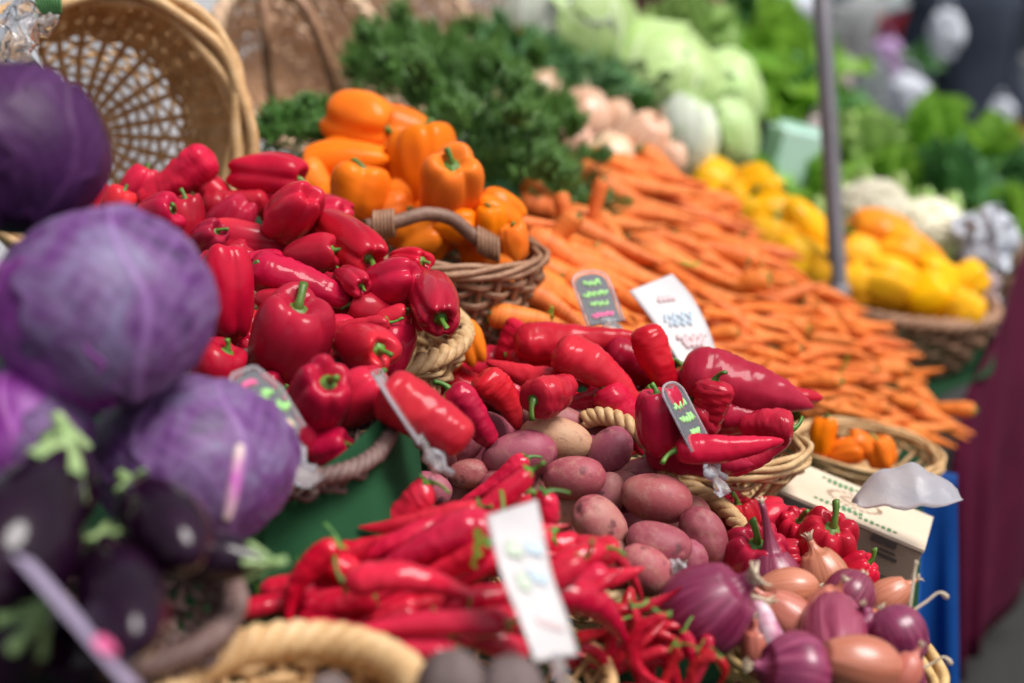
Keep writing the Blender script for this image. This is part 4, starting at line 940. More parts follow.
for x, y, w, l, lab in [(452, 690, 88, 70, 'grey earthy beetroot at the bottom edge, nearer the woven rim'), (512, 694, 84, 66, 'grey earthy beetroot at the foot of the white card'), (330, 700, 60, 44, 'dusky root lying inside the front tan basket')]:
    o = POTB.put(x, y, .90, w, l, 10, 0, v=RND.randrange(3), label=lab, group='grey roots in the front', name='beetroot', cat='beetroot', mat='beet_skin')
# ------------------------------------------------------------------ purple cabbages and aubergines
GV = 'purple cabbages stacked beside the peppers'
cabbage('purple_cabbage', 'big purple cabbage in the middle of the stack with a bluish bloom', 103, 310, 1.0, 200, 1, 'purple_cabbage_leaf', ['purple_cabbage_leaf', 'purple_cabbage_leaf', 'magenta_cabbage_leaf', 'purple_cabbage_leaf'], 'purple cabbage', squash=.95, group=GV,
        leaves=[((.9, -.6, -.5), .8), ((-.2, -.8, .75), .95), ((-.9, -.8, -.5), 1.0), ((.55, -.8, .35), 1.05)], curl=.05)
cabbage('purple_cabbage', 'dark purple cabbage on top of the stack with a curling outer leaf', 12, 150, 1.02, 176, 2, 'dark_purple_cabbage_leaf', ['dark_purple_cabbage_leaf'], 'purple cabbage', squash=.95, group=GV,
        leaves=[((.3, -.8, .35), 1.05), ((.75, -.5, .0), .9), ((-.4, -.8, -.1), .8)], curl=.10)
cabbage('purple_cabbage', 'lower purple cabbage with a pale cut leaf rib facing the price tag', 192, 462, 1.06, 188, 3, 'purple_cabbage_leaf', ['purple_cabbage_leaf', 'magenta_cabbage_leaf', 'purple_cabbage_leaf'], 'purple cabbage', squash=.86, group=GV,
        leaves=[((-.5, -.8, .1), .8), ((.4, -.6, -.5), .8), ((-.3, -.6, .8), .8), ((.6, -.7, .3), .95)], curl=.08)
v_ = MB(); v_.tube(smooth([P(226, 520, .955), P(232, 495, .955), P(237, 465, .96), P(240, 445, .965)], 14), [.003 + .0015 * math.sin(i / 4) for i in range(14)], 10)
vo = link('leaf_rib', v_.mesh('leaf_rib', 'cabbage_vein')); lastc = [o for o in bpy.data.objects if o.name.startswith('purple_cabbage')][-1]; vo.parent = lastc; vo.matrix_parent_inverse = lastc.matrix_world.inverted() if False else Matrix.Translation(-lastc.location)
cabbage('purple_cabbage', 'purple cabbage lowest in the stack behind the nearest aubergine', 18, 432, .98, 140, 4, 'purple_cabbage_leaf', ['magenta_cabbage_leaf', 'purple_cabbage_leaf'], 'purple cabbage', group=GV,
        leaves=[((.2, -.9, .3), .9), ((.8, -.5, .0), .7)], curl=.05)
GA = 'aubergines in the front corner'
for x, y, d, w, l, a, ti, lab in [(16, 540, .84, 150, 170, 75, -45, 'nearest aubergine, nearly black, with its pale cap under the cabbages'), (160, 520, .90, 96, 110, 150, -55, 'plum-coloured aubergine with a soft round glint, above the darkest one'),
                                  (118, 590, .84, 100, 116, 140, -60, 'darkest small aubergine with one bright blue-white glint'), (212, 556, .92, 66, 120, -5, 10, 'aubergine whose pale star-shaped cap reaches over the green cloth'),
                                  (-8, 660, .80, 110, 150, 40, 20, 'aubergine at the bottom corner with a ragged pale cap'), (70, 655, .88, 110, 120, 180, 0, 'aubergine in deep shade behind the slanting price card'), (60, 480, .93, 90, 110, 80, 20, 'aubergine cap and shoulder wedged below the big cabbage')]:
    AUB.put(x, y, d, w, l, a, ti, label=lab, group=GA)
o_, _ = basket('woven_tray', 'dark woven tray edge under the aubergines', P(96, 604, .95), (.05, -.10, 1), .092, .085, prof_bowl(.05, .85), 30, 8, .0028, .003, 'dark_wicker', .008, 'rope', 20, row0=.3)
def adopt(c, p): c.parent = p; c.matrix_parent_inverse = p.matrix_world.inverted(); return c
# ------------------------------------------------------------------ carrots
def dK(x, y): return 1.78 + .0024 * (x - 560) - .0033 * (y - 300)
poly = [(536, 248), (545, 215), (575, 205), (640, 222), (612, 185), (625, 165), (665, 172), (708, 190), (738, 225), (775, 262), (825, 295), (868, 322), (900, 360), (938, 400), (950, 432), (925, 440), (850, 420), (790, 398), (720, 368), (690, 340), (640, 345), (590, 345), (535, 330)]
def inside(x, y, pg):
    c = False; n = len(pg)
    for i in range(n):
        (x0, y0), (x1, y1) = pg[i], pg[(i + 1) % n]
        if (y0 > y) != (y1 > y) and x < (x1 - x0) * (y - y0) / (y1 - y0) + x0: c = not c
    return c
def region(x, y):
    if x < 655 and y > 205: return ('carrots stacked between the orange peppers and the white card', 'large orange carrot in the stack between the brown basket and the white card')
    if y <= 235: return ('carrots at the top of the heap', 'orange carrot at the top of the heap, under the big peach onions')
    if x < 760: return ('carrots in the middle of the heap', 'orange carrot in the middle slope of the heap beyond the white card')
    return ('carrots at the low end of the heap', 'smaller carrot at the low end of the heap above the little orange pepper basket')
special = [(566, 222, 20, 62, 100, 'carrot standing on end at the heap edge beside the herbs'), (553, 243, 26, 44, 50, 'blunt carrot end leaning on the upright carrot'), (594, 222, 18, 90, 80, 'carrot tip pointing up from behind the stack by the herbs'),
           (612, 242, 30, 120, 155, 'thick carrot across the top of the stack, crown end at the herbs'), (572, 262, 34, 110, 150, 'thickest carrot of the stack, rounded end beside the brown basket'), (640, 275, 30, 110, 155, 'long carrot over the slate tag'),
           (725, 268, 30, 130, 152, 'long carrot on the slope behind the white card'), (700, 215, 24, 130, 160, 'long carrot near the yellow peppers'), (655, 188, 22, 110, 172, 'carrot lying level near the top of the heap'), (650, 205, 22, 110, 165, 'carrot under the level one near the heap top'),
           (600, 300, 28, 90, 145, 'carrot just behind the slate tag'), (560, 312, 28, 90, 148, 'lowest thick carrot above the long red peppers'), (790, 395, 22, 110, 165, 'carrot beside the tip of the mauve-red pepper'), (530, 222, 22, 46, 175, 'carrot tip poking towards the orange peppers')]
for x, y, w, l, a, lab in special: CAR.put(x, y, dK(x, y) - .03, w, l, a, RND.uniform(-8, 8), label=lab, group='carrots singled out in the heap')
g = random.Random(5); cnt = 0
for layer, (off, N, mind) in enumerate(((0.0, 165, 13.5), (.045, 100, 18))):
    pts = []
    for _ in range(6000):
        x, y = g.uniform(525, 960), g.uniform(160, 445)
        if not inside(x, y, poly): continue
        sc = 1.0 if x < 700 else .72
        if any(abs(x - a) < mind * 2.1 * sc and abs(y - b) < mind * .82 * sc for a, b in pts): continue
        pts.append((x, y))
        if len(pts) >= N: break
    for x, y in pts:
        d = dK(x, y) + off + g.uniform(-.02, .02); w = (31 if x < 690 else 27 - (x - 690) * .036) * g.uniform(.65, 1.15); l = w * (g.uniform(3.2, 4.2) if x < 690 else g.uniform(2.6, 3.9))
        a = g.gauss(160, 9) if x < 690 else g.gauss(170, 17) + (180 if g.random() < .15 else 0)
        gr, lab = region(x, y)
        CAR.put(x, y, d, w, l, a, g.uniform(-18, 30), label=lab, group=gr)
# ------------------------------------------------------------------ little orange pepper basket
for x, y, w, l, a, ti, lab in [(822, 436, 28, 40, 80, 0, 'upright little orange pepper at the near end of the small basket'), (845, 452, 30, 36, 10, 10, 'little orange pepper lying in the middle of the small basket'), (880, 452, 30, 34, 110, 10, 'little orange pepper with a green stem at the far end of the small basket'),
                            (862, 446, 28, 34, 150, 0, 'little orange pepper sunk behind its neighbours in the small basket')]:
    ORG.put(x, y, 1.83, w, l, a, ti, label=lab, group='little orange peppers in the small basket')
basket('wicker_basket', 'small flat wicker basket with a few little orange peppers above the cardboard box', P(866, 449, 1.88), (.10, -.06, 1), .098, .095, prof_bowl(.035, .7), 26, 8, .0028, .003, 'tan_wicker', .007, 'rods', row0=.2, openband=(.6, .8))
# ------------------------------------------------------------------ yellow peppers
GY = 'yellow peppers in the far baskets'
ys = [(720, 188, 44, 44, 'highest yellow pepper, next to the peach onions'), (748, 200, 50, 52, 'yellow pepper at the crest of the heap left of the grey pole'), (778, 222, 48, 50, 'yellow pepper with a green stem close to the pole'), (735, 222, 46, 50, 'deep yellow pepper beside the carrot heap'),
      (765, 246, 48, 50, 'yellow pepper above the pale green patch'), (806, 232, 46, 52, 'pale yellow pepper touching the grey pole'), (800, 262, 44, 46, 'yellow pepper low against the pole'), (822, 278, 36, 36, 'orange-tinged pepper at the foot of the pole'), (700, 205, 34, 40, 'yellow pepper behind the topmost carrots')]
for x, y, w, l, lab in ys: YEL.put(x, y, 2.75 + (230 - y) * .002, w * 1.3, l * 1.3, g.uniform(20, 160), g.uniform(-10, 30), label=lab, group=GY)
for i, (x, y, w, l, a, lab) in enumerate([(878, 242, 58, 60, 160, 'large orange-yellow pepper on top of the far brown basket'), (862, 268, 50, 60, 140, 'yellow pepper just beyond the pole in the far brown basket'), (905, 262, 54, 66, 150, 'long orange-yellow pepper sloping down the far brown basket'),
      (888, 285, 50, 60, 160, 'yellow pepper resting on the rim of the far brown basket'), (940, 282, 42, 50, 160, 'yellow pepper at the outer end of the far brown basket'), (966, 282, 32, 38, 30, 'small bright yellow pepper hanging over the far rim'), (962, 308, 34, 34, 60, 'yellow squash-like pepper lowest on the outer rim'),
      (925, 300, 40, 40, 20, 'yellow pepper pressed into the rim of the far basket'), (850, 286, 40, 40, 20, 'yellow pepper behind the rim next to the pole')]):
    YEL.put(x, y, 2.66 + (280 - y) * .002, w * 1.3, l * 1.2, a, 5, label=lab, group=GY, mat='orange_yellow_skin' if i in (0, 2) else None)
basket('wicker_basket', 'big dark brown basket of yellow peppers beyond the carrots', P(905, 300, 2.72), (.06, -.08, 1), .165, .16, prof_bowl(.15, .6), 26, 12, .005, .005, 'brown_wicker', .014, 'rope', 14, row0=.2)
basket('wicker_basket', 'wicker basket hidden under the yellow peppers beside the pole', P(768, 272, 2.90), (.06, -.08, 1), .14, .14, prof_bowl(.08, .6), 22, 7, .005, .005, 'brown_wicker', .012, 'rope', 14, row0=.3)
# ------------------------------------------------------------------ far vegetables
GO2 = 'peach onions behind the herbs'
for x, y, w, lab in [(538, 98, 58, 'pale whitish onion nearest the herbs'), (584, 121, 62, 'roundest peach onion of the group, at its top'), (638, 146, 60, 'peach onion closest to the pale pointed cabbage'), (606, 163, 58, 'pink peach onion just over the carrots'), (672, 160, 30, 'small brown onion between peach onions and yellow peppers'),
                     (570, 150, 44, 'peach onion half sunk in the herbs'), (615, 118, 34, 'small pinkish garlic-like onion between the two round ones'), (478, 82, 26, 'lone pink onion resting on the herbs')]:
    ONO.put(x, y, 2.62 + (140 - y) * .003, w, w, g.uniform(50, 130), g.uniform(-20, 40), label=lab, group=GO2)
cabbage('white_cabbage', 'huge pale napa cabbage at the top of the display', 566, 34, 3.1, 124, 11, 'napa_white', ['napa_white', 'cabbage_green', 'napa_white'], 'cabbage', squash=1.1, curl=.3, nl=5)
cabbage('green_cabbage', 'round light green cabbage between the napa cabbage and the lettuces', 660, 86, 3.1, 108, 12, 'cabbage_green', ['cabbage_green', 'cabbage_green'], 'cabbage', nl=6, curl=.28)
cabbage('green_cabbage', 'light green cabbage behind the pale pointed one', 718, 98, 3.2, 84, 13, 'cabbage_green', ['cabbage_green', 'cabbage_green'], 'cabbage', nl=5, curl=.28)
cabbage('pointed_cabbage', 'pale pointed cabbage standing behind the peach onions', 688, 138, 2.85, 62, 14, 'napa_white', ['napa_white', 'cabbage_green'], 'cabbage', squash=1.35, nl=5)
cabbage('green_cabbage', 'yellow-green cabbage leaf head next to the mint carton', 722, 140, 3.0, 64, 15, 'cabbage_green', ['cabbage_green'], 'cabbage', nl=5, squash=1.2)
leafy('cabbage_greens', 'pale cabbage with loose leaves up by the top lettuces', 688, 22, 3.5, 110, 21, 'pale_lettuce', 'cabbage', n=18, Wf=.9)
for i, (x, y, w, l, m, lab) in enumerate([(514, 46, 16, 34, 'orange_skin', 'orange gourd under the napa cabbage'), (548, 58, 18, 36, 'yellow_skin', 'yellow gourd beside the dark green one'), (531, 48, 30, 44, 'gourd_green', 'dark green gourd under the napa cabbage'), (563, 84, 20, 40, 'yellow_skin', 'yellow-orange gourd above the peach onions'),
                                 (636, 100, 40, 34, 'gourd_green', 'dark green squash in front of the round green cabbage'), (604, 90, 26, 30, 'gourd_green', 'small green squash behind the roundest peach onion')]):
    K = RED; K.put(x, y, 2.85, w, l, 70, 20, v=i, label=lab, group='small gourds under the napa cabbage', name='gourd', cat='gourd', mat=m)
herb('dill_bunch', 'big feathery dark green bunch of herbs behind the orange peppers', [(470, 150, 2.15, .14), (420, 95, 2.3, .12), (520, 190, 2.15, .11), (570, 215, 2.25, .07), (390, 70, 2.4, .07), (450, 90, 2.45, .10), (500, 130, 2.35, .12), (405, 50, 2.45, .05), (560, 175, 2.3, .09)], 31, 6000, .0100)
herb('herb_bunch', 'small tuft of herbs between the wicker basket and the orange peppers', [(300, 130, 2.0, .05), (272, 138, 2.0, .03), (320, 140, 2.05, .05)], 32, 900, .008)
herb('herb_bunch', 'bluish green herb bunch below the yellow gourds', [(500, 70, 2.6, .07), (590, 95, 2.75, .06), (540, 80, 2.8, .06)], 33, 700, .014, 'kale_green')
GL = 'lettuces and greens on the far table'
lf = [(770, 62, 3.9, 130, 'lettuce_green', 'bright green lettuce left of the pole, highest in the row'), (745, 25, 4.2, 110, 'kale_green', 'dark kale at the top under the white bags'), (800, 95, 3.9, 90, 'kale_green', 'dark leafy bunch right behind the mint carton'), (728, 60, 3.6, 80, 'lettuce_green', 'green lettuce behind the light green cabbages'),
      (868, 155, 3.6, 100, 'pale_lettuce', 'pale green lettuce just beyond the pole'), (925, 150, 3.7, 110, 'lettuce_green', 'bright green lettuce in the middle of the far row'), (985, 165, 3.7, 110, 'lettuce_green', 'green lettuce near the beige wall'), (945, 185, 3.4, 110, 'kale_green', 'kale behind the far cauliflower'), (1020, 190, 3.5, 90, 'kale_green', 'kale at the outer end of the far row'),
      (895, 180, 3.4, 80, 'lettuce_green', 'lettuce behind the near cauliflower'), (815, 190, 3.2, 70, 'lettuce_green', 'lettuce between mint carton and pole'), (1005, 215, 3.3, 70, 'lettuce_green', 'lettuce above the white plastic bag'), (755, 178, 3.1, 60, 'lettuce_green', 'lettuce poking up behind the yellow peppers'), (850, 130, 4.0, 70, 'pale_lettuce', 'far pale lettuce touching the pole')]
for i, (x, y, d, w, m, lab) in enumerate(lf): leafy('lettuce' if 'kale' not in m else 'kale', lab, x, y, d, w * 1.4, 40 + i, m, 'greens', n=24, Wf=.75, group=GL)
# cauliflowers
def cauliflower(label, px, py, d, wpx, seed):
    R = wpx / 2 * d / FPX; gg = random.Random(seed); A = []
    for p in np.linspace(.02, 2.0, 40):
        A.append([(R * math.sin(p) * math.cos(t), R * math.sin(p) * math.sin(t), R * .8 * math.cos(p)) for t in np.linspace(0, 6.2832, 60, endpoint=False)])
    A = np.array(A); n1 = np.abs(fn(A, 2.2 / R, seed)); n2 = np.abs(fn(A, 7 / R, seed)); A *= 1.08 - .35 * (n1 < .08)[..., None] * .2 - (.16 * np.exp(-n1 * 14) + .06 * np.exp(-n2 * 14))[..., None]
    o = link('cauliflower', MB().grid(A, True, True).mesh('curd', 'cauliflower_white')); o.matrix_world = basis(Vector((-.1, -.5, 1)).normalized(), 0, P(px, py, d)); tag(o, label, 'cauliflower', 'cauliflowers beyond the yellow peppers')
    mb = MB()
    for k in range(9):
        a = k * .7 + gg.random() * .2; v = (math.cos(a), math.sin(a), .55); ruffle(mb, R * 1.5, R * .9, (v[0] * R * .5, v[1] * R * .5, -R * .7), v, (-v[0], -v[1], 1), seed + k, .06, 4, .5)
    o2 = link('leaves', mb.mesh('leaves', 'cabbage_green')); o2.parent = o; ALLP.append((P(px, py, d), R))
cauliflower('cauliflower right beside the grey pole', 872, 212, 3.0, 74, 1)
cauliflower('cauliflower nearer the white plastic bag, with greener leaves', 928, 232, 2.95, 74, 2)
# ------------------------------------------------------------------ mint carton
mb = MB(); c = P(790, 158, 3.2)
def hexa(mb, c, ex, ey, ez):
    q = [c + ex * a + ey * b + ez * d for d in (-1, 1) for (a, b) in ((-1, -1), (1, -1), (1, 1), (-1, 1))]
    mb.add([tuple(v) for v in q], [(0, 3, 2, 1), (4, 5, 6, 7), (0, 1, 5, 4), (1, 2, 6, 5), (2, 3, 7, 6), (3, 0, 4, 7)])
q = Quaternion((0, 1, 0), math.radians(14)) @ Quaternion((0, 0, 1), math.radians(20))
hexa(mb, c, q @ Vector((.058, 0, 0)), q @ Vector((0, .04, 0)), q @ Vector((0, 0, .065)))
co = link('carton', mb.mesh('carton', 'mint_carton', False)); tag(co, 'pale mint green carton standing before the dark greens', 'carton'); bv = co.modifiers.new('bevel', 'BEVEL'); bv.width = .004
mb = MB(); hexa(mb, c + q @ Vector((0, 0, .067)), q @ Vector((.056, 0, 0)), q @ Vector((0, .006, 0)), q @ Vector((0, 0, .012))); adopt(link('top_fold', mb.mesh('top_fold', 'mint_carton', False)), co)
# ------------------------------------------------------------------ large wicker baskets at the back
bigv = Vector(tuple(RT * .42 - FW * .90 + UP * (-.12)))
c = P(106, 132, 1.78)
n_ = [(0.0, 0), (.14, 0), (.28, .004), (.42, .012), (.56, .03), (.68, .055), (.78, .085), (.86, .12), (.92, .155), (.97, .19), (1, .225)]
bk, _ = basket('wicker_basket', 'huge wicker basket tilted to show its open weave and round rim, behind the purple cabbages', c, tiltq(bigv, 20), .178, .178, np.array(n_), 27, 19, .0034, .0046, 'tan_wicker', .019, 'rods', row0=.05, seed=9, stakemat='tan_wicker', slist=[(.07 + .048 * k, .0036) for k in range(9)] + [(.50 + .0225 * k, .0048) for k in range(22)])
mb = MB()
for k in range(2): mb.tube(smooth([P(238, 10 + k * 6, 1.9), P(262, 40, 1.95), P(268, 95, 1.98), P(262, 150, 2.0)], 20), .007, 8)
for i, (x, y, d, rr, ax, m, lab) in enumerate([(306, 62, 2.5, .17, (.5, -.8, .25), 'pink_wicker', 'sand-coloured wicker basket with a dark bent handle, between the huge basket and the herbs'),
        (366, 26, 3.0, .22, (.3, -.9, .2), 'pink_wicker', 'tan wicker basket leaning in the back above the small herb tuft'),
        (462, 6, 3.4, .27, (-.1, -.9, .35), 'pink_wicker', 'pinkish brown wicker basket directly behind the big herb bunch'),
        (632, 2, 3.9, .24, (.1, -.9, .3), 'brown_wicker', 'brown basket between the napa cabbage and the green cabbages')]):
    v = Vector(ax).normalized(); cc = P(x, y, d)
    b_, _ = basket('wicker_basket', lab, cc, tiltq(v), rr, rr * .9, prof_bowl(.16, .62), 26, 14, .0065, .005, m, .013, 'rope', 14, row0=.05, seed=20 + i)
    if i == 0:
        for pts in ([P(284, -12, 2.2), P(306, 10, 2.2), P(322, 45, 2.22), P(336, 90, 2.26), P(340, 118, 2.3)], [P(262, -8, 2.3), P(266, 30, 2.3), P(270, 75, 2.34), P(276, 120, 2.38)]):
            mb = MB(); mb.tube(smooth(pts, 24), .0105, 10); adopt(link('handle', mb.mesh('handle', 'brown_wicker')), b_)
# ------------------------------------------------------------------ pole
mb = MB(); p0, p1 = P(839, 296, 2.62), P(818, -60, 2.62); dv = (p1 - p0).normalized()
mb.tube([tuple(p0 - dv * .75), tuple(p0), tuple((p0 + p1) / 2), tuple(p1 + dv * .5)], .0165, 16)
po = link('awning_pole', mb.mesh('awning_pole', 'pole_metal')); tag(po, 'slim grey metal awning pole rising between the yellow peppers', 'pole')
mb = MB(); mb.tube([tuple(p0 - dv * .01), tuple(p0 + dv * .02)], .021, 16); adopt(link('collar', mb.mesh('collar', 'pole_metal')), po)
# ------------------------------------------------------------------ cardboard box
up = Vector((.29, -.05, .95)).normalized(); A0, B0 = P(772, 490, 1.58), P(927, 541, 1.53); ex = B0 - A0; Lx = ex.length; ex = (ex - up * ex.dot(up)).normalized(); ey = up.cross(ex).normalized()
O = A0; bx_ = MB(); hx, hy, hz = Lx / 2, .062, .05
cen = O + ex * hx + ey * hy - up * hz
def bface(cx, cz, w, h):  # rectangle on the front face
    return cen + ex * cx - ey * (hy + .001) + up * cz
hexa(bx_, cen, ex * hx, ey * hy, up * hz)
box = link('cardboard_box', bx_.mesh('cardboard_box', 'cardboard', False)); tag(box, 'brown cardboard box with a pale printed lid, between ribbed peppers and blue cloth', 'box')
bv = box.modifiers.new('bevel', 'BEVEL'); bv.width = .0015
mb = MB(); hexa(mb, cen + up * (hz + .0022), ex * (hx + .001), ey * (hy + .001), up * .0018); lid = adopt(link('lid', mb.mesh('lid', 'pale_cardboard', False)), box)
for a in (-.055, .045):
    mb = MB(); hexa(mb, cen + ex * a - ey * (hy + .0012) + up * (hz - .004), ex * .014, ey * .001, up * .004); adopt(link('slot', mb.mesh('slot', 'print_dark', False)), box)
mb = MB()   # printed lines and emblem of the lid
def bar(mb, c, ax, ay, az, r): hexa(mb, c, ax, ay, az)
for k, (u, v_, w) in enumerate([(-.02, .042, .045), (-.02, .035, .03), (-.015, -.040, .05), (.035, -.046, .045), (.0, -.034, .03), (.02, .04, .02)]):
    for j in range(int(w / .006)):
        hexa(mb, cen + up * (hz + .0046) + ex * (u - w / 2 + j * .0066) + ey * v_, ex * .0022, ey * (.0026 + .0012 * ((j * 7) % 3)), up * .0003)
adopt(link('printed_lines', mb.mesh('printed_lines', 'print_green', False)), lid)
mb = MB()
for a in np.linspace(0, 6.28, 22): hexa(mb, cen + up * (hz + .0046) + ex * (.0 + .03 * math.cos(a)) + ey * (.0 + .022 * math.sin(a)), ex * .003, ey * .002, up * .0003)
for a in np.linspace(0, 6.28, 12): hexa(mb, cen + up * (hz + .0046) + ex * (.0 + .014 * math.cos(a)) + ey * (.0 + .010 * math.sin(a)), ex * .0035, ey * .0025, up * .0003)
adopt(link('printed_emblem', mb.mesh('printed_emblem', 'print_emblem', False)), lid)
mb = MB()   # front: printed square with emblem, small lines
def fbar(cx, cz, w, h): hexa(mb, cen + ex * cx - ey * (hy + .0006) + up * cz, ex * w, ey * .0004, up * h)
fx, fz = .052, -.010
for s in (-1, 1): fbar(fx + s * .019, fz, .0007, .018); fbar(fx, fz + s * .018, .019, .0007)
for a in np.linspace(0, 6.28, 20): fbar(fx + .011 * math.cos(a), fz + .009 * math.sin(a), .0016, .001)
fbar(fx, fz, .007, .002); fbar(fx, fz - .004, .002, .004); fbar(fx, .030, .013, .002); fbar(fx, .036, .009, .0012); fbar(fx + .002, -.036, .015, .002)
for k in range(4): fbar(-.02, .018 - k * .005, .014 - .002 * k, .0008)
adopt(link('printed_marks', mb.mesh('printed_marks', 'print_dark', False)), box)
# frosted scoop
A = np.zeros((20, 30, 3)); c0 = P(905, 500, 1.52)
for i in range(20):
    for j in range(30):
        u = -1 + 2 * j / 29; v = i / 19
        pos = c0 + RT * (.057 * u) + UP * (.037 * (1 - u * u) ** .8 * (1 - v * .12) + .002 * u - .0) + FW * (-.035 * v * (1 - u * u * .5)) - UP * (.037 * v ** 2.2 * (1 - u * u) ** .7) + UP * .002 * math.sin(u * 9)
        A[i, j] = pos
A += (.0022 * fn(A, 45, 3) + .0010 * fn(A, 130, 5))[..., None]
so = link('plastic_cover', MB().grid(A, False).mesh('plastic_cover', 'frosted_plastic')); solid(so, .001); tag(so, 'curved sheet of frosted white plastic on the cardboard box lid', 'plastic cover')
mb = MB(); mb.tube([tuple(A[0, j]) for j in range(30)], .0012, 6); adopt(link('edge', mb.mesh('edge', 'frosted_plastic')), so)
# ------------------------------------------------------------------ price tags and cards
def tag_px(label, corners, W_px_d, rows, **kw):
    tl, tr_, bl = [P(*q) for q in corners]; W = (tr_ - tl).length; H = (tl - bl).length
    return slate_tag('price_tag', label, tl, tr_, bl, W, H, rows, **kw)
tag_px('slate tag in a clear sleeve with green writing, leaning beside the tall-stemmed pepper', [(661, 390, 1.345), (679, 384, 1.39), (692, 452, 1.335)], 0, [('chalk_green', -.34, .70, .62, .14, .0013), ('chalk_green', -.36, .48, .7, .14, .0014), ('chalk_green', -.2, .24, .5, .12, .0013), ('chalk_pink', -.25, .88, .22, .05, .0009)], seed=3, cliplen=.055)
tag_px('arched slate tag with green and pink writing standing in front of the carrots', [(581, 276, 1.66), (612, 272, 1.67), (590, 326, 1.62)], 0, [('chalk_green', -.28, .80, .55, .13, .0015), ('chalk_green', -.36, .58, .72, .12, .0016), ('chalk_green', -.3, .38, .6, .11, .0015), ('chalk_pink', -.3, .16, .6, .10, .0015)], seed=5)
tag_px('tapered slate tag with large green writing between the lower cabbage and the peppers', [(228, 382, 1.10), (268, 366, 1.13), (262, 446, 1.09)], 0, [('chalk_pink', -.2, .86, .3, .07, .0016), ('chalk_green', -.42, .62, .75, .15, .0020), ('chalk_green', -.30, .38, .75, .17, .0020), ('chalk_cream', -.2, .10, .5, .14, .0026)], seed=7, shape='taper')
tag_px('tag in a clear sleeve seen edge-on, clipped over the green cloth corner', [(384, 382, 1.20), (391, 379, 1.24), (418, 445, 1.17)], 0, [], seed=9, mat='frosted_plastic', shape='rect', cliplen=.035)
tag_px('purple-tinted price card slanting in front of the aubergines', [(56, 588, .80), (72, 592, .86), (130, 690, .74)], 0, [('chalk_pink', -.3, .3, .6, .1, .003)], seed=11, mat='lilac_card', shape='rect', clip=False, sleeve=False)
def strip(name, label, rows_, mat='white_card', marks=(), th=.0012):
    """bent card given by (left point, right point) pairs from top to bottom"""
    Lp = smooth([a for a, b in rows_], 26); Rp = smooth([b for a, b in rows_], 26)
    A = np.stack([Lp + (Rp - Lp) * u for u in np.linspace(0, 1, 10)], 1)
    o = link(name, MB().grid(A, False).mesh(name, mat)); solid(o, th); tag(o, label, 'price card')
    nrm = np.cross(A[12, -1] - A[12, 0], A[14, 0] - A[12, 0]); nrm /= np.linalg.norm(nrm)
    if nrm @ np.array(tuple(FW)) > 0: nrm = -nrm
    for k, (m, u0, v0, w, h, r) in enumerate(marks):
        gg = random.Random(k + 3); pts = []
        for i in range(30):
            t = i / 29; u = u0 + w * t; v = v0 + h * .5 * math.sin(t * 22 + k) + w * .15 * t
            vi = min(24.99, max(0, v * 25)); i0 = int(vi); f = vi - i0
            L_ = Lp[i0] * (1 - f) + Lp[i0 + 1] * f; R_ = Rp[i0] * (1 - f) + Rp[i0 + 1] * f
            pts.append(L_ + (R_ - L_) * u + nrm * .0016)
        mb = MB(); mb.tube(pts, r, 5); adopt(link('handwriting', mb.mesh('handwriting', m)), o)
    return o
s1 = strip('price_card', 'large white card with faded pink and blue writing between red peppers and carrots', [(P(629, 291, 1.70), P(672, 274, 1.74)), (P(650, 318, 1.68), P(692, 297, 1.72)), (P(668, 345, 1.66), P(708, 328, 1.70)), (P(682, 368, 1.65), P(716, 352, 1.69))],
      marks=[('ink_pink', .35, .22, .3, .05, .0020), ('ink_blue', .2, .40, .6, .07, .0022), ('ink_blue', .25, .48, .5, .06, .0020), ('ink_pink', .25, .66, .6, .09, .0026), ('ink_pink', .3, .74, .4, .07, .0024)])
s2 = strip('price_card', 'long curled white card strip with faint green and blue writing standing in the chillies', [(P(486, 516, 1.0), P(537, 500, 1.03)), (P(493, 545, .97), P(543, 530, 1.0)), (P(505, 585, .95), P(552, 575, .98)), (P(522, 625, .93), P(566, 615, .96)), (P(535, 662, .92), P(578, 655, .95))],
      marks=[('ink_green', .2, .3, .25, .1, .0013), ('ink_blue', .55, .32, .3, .08, .0013), ('ink_green', .25, .5, .2, .1, .0013), ('ink_blue', .5, .48, .35, .08, .0013), ('ink_pink', .3, .75, .5, .04, .001)])
mb = MB(); mb.tube(smooth([P(556, 655, .935), P(560, 672, .93), P(566, 690, .93)], 10), [.005, .006, .004, .005, .006, .005, .004, .005, .006, .005], 8); adopt(link('clip', mb.mesh('clip', 'clear_plastic')), s2)
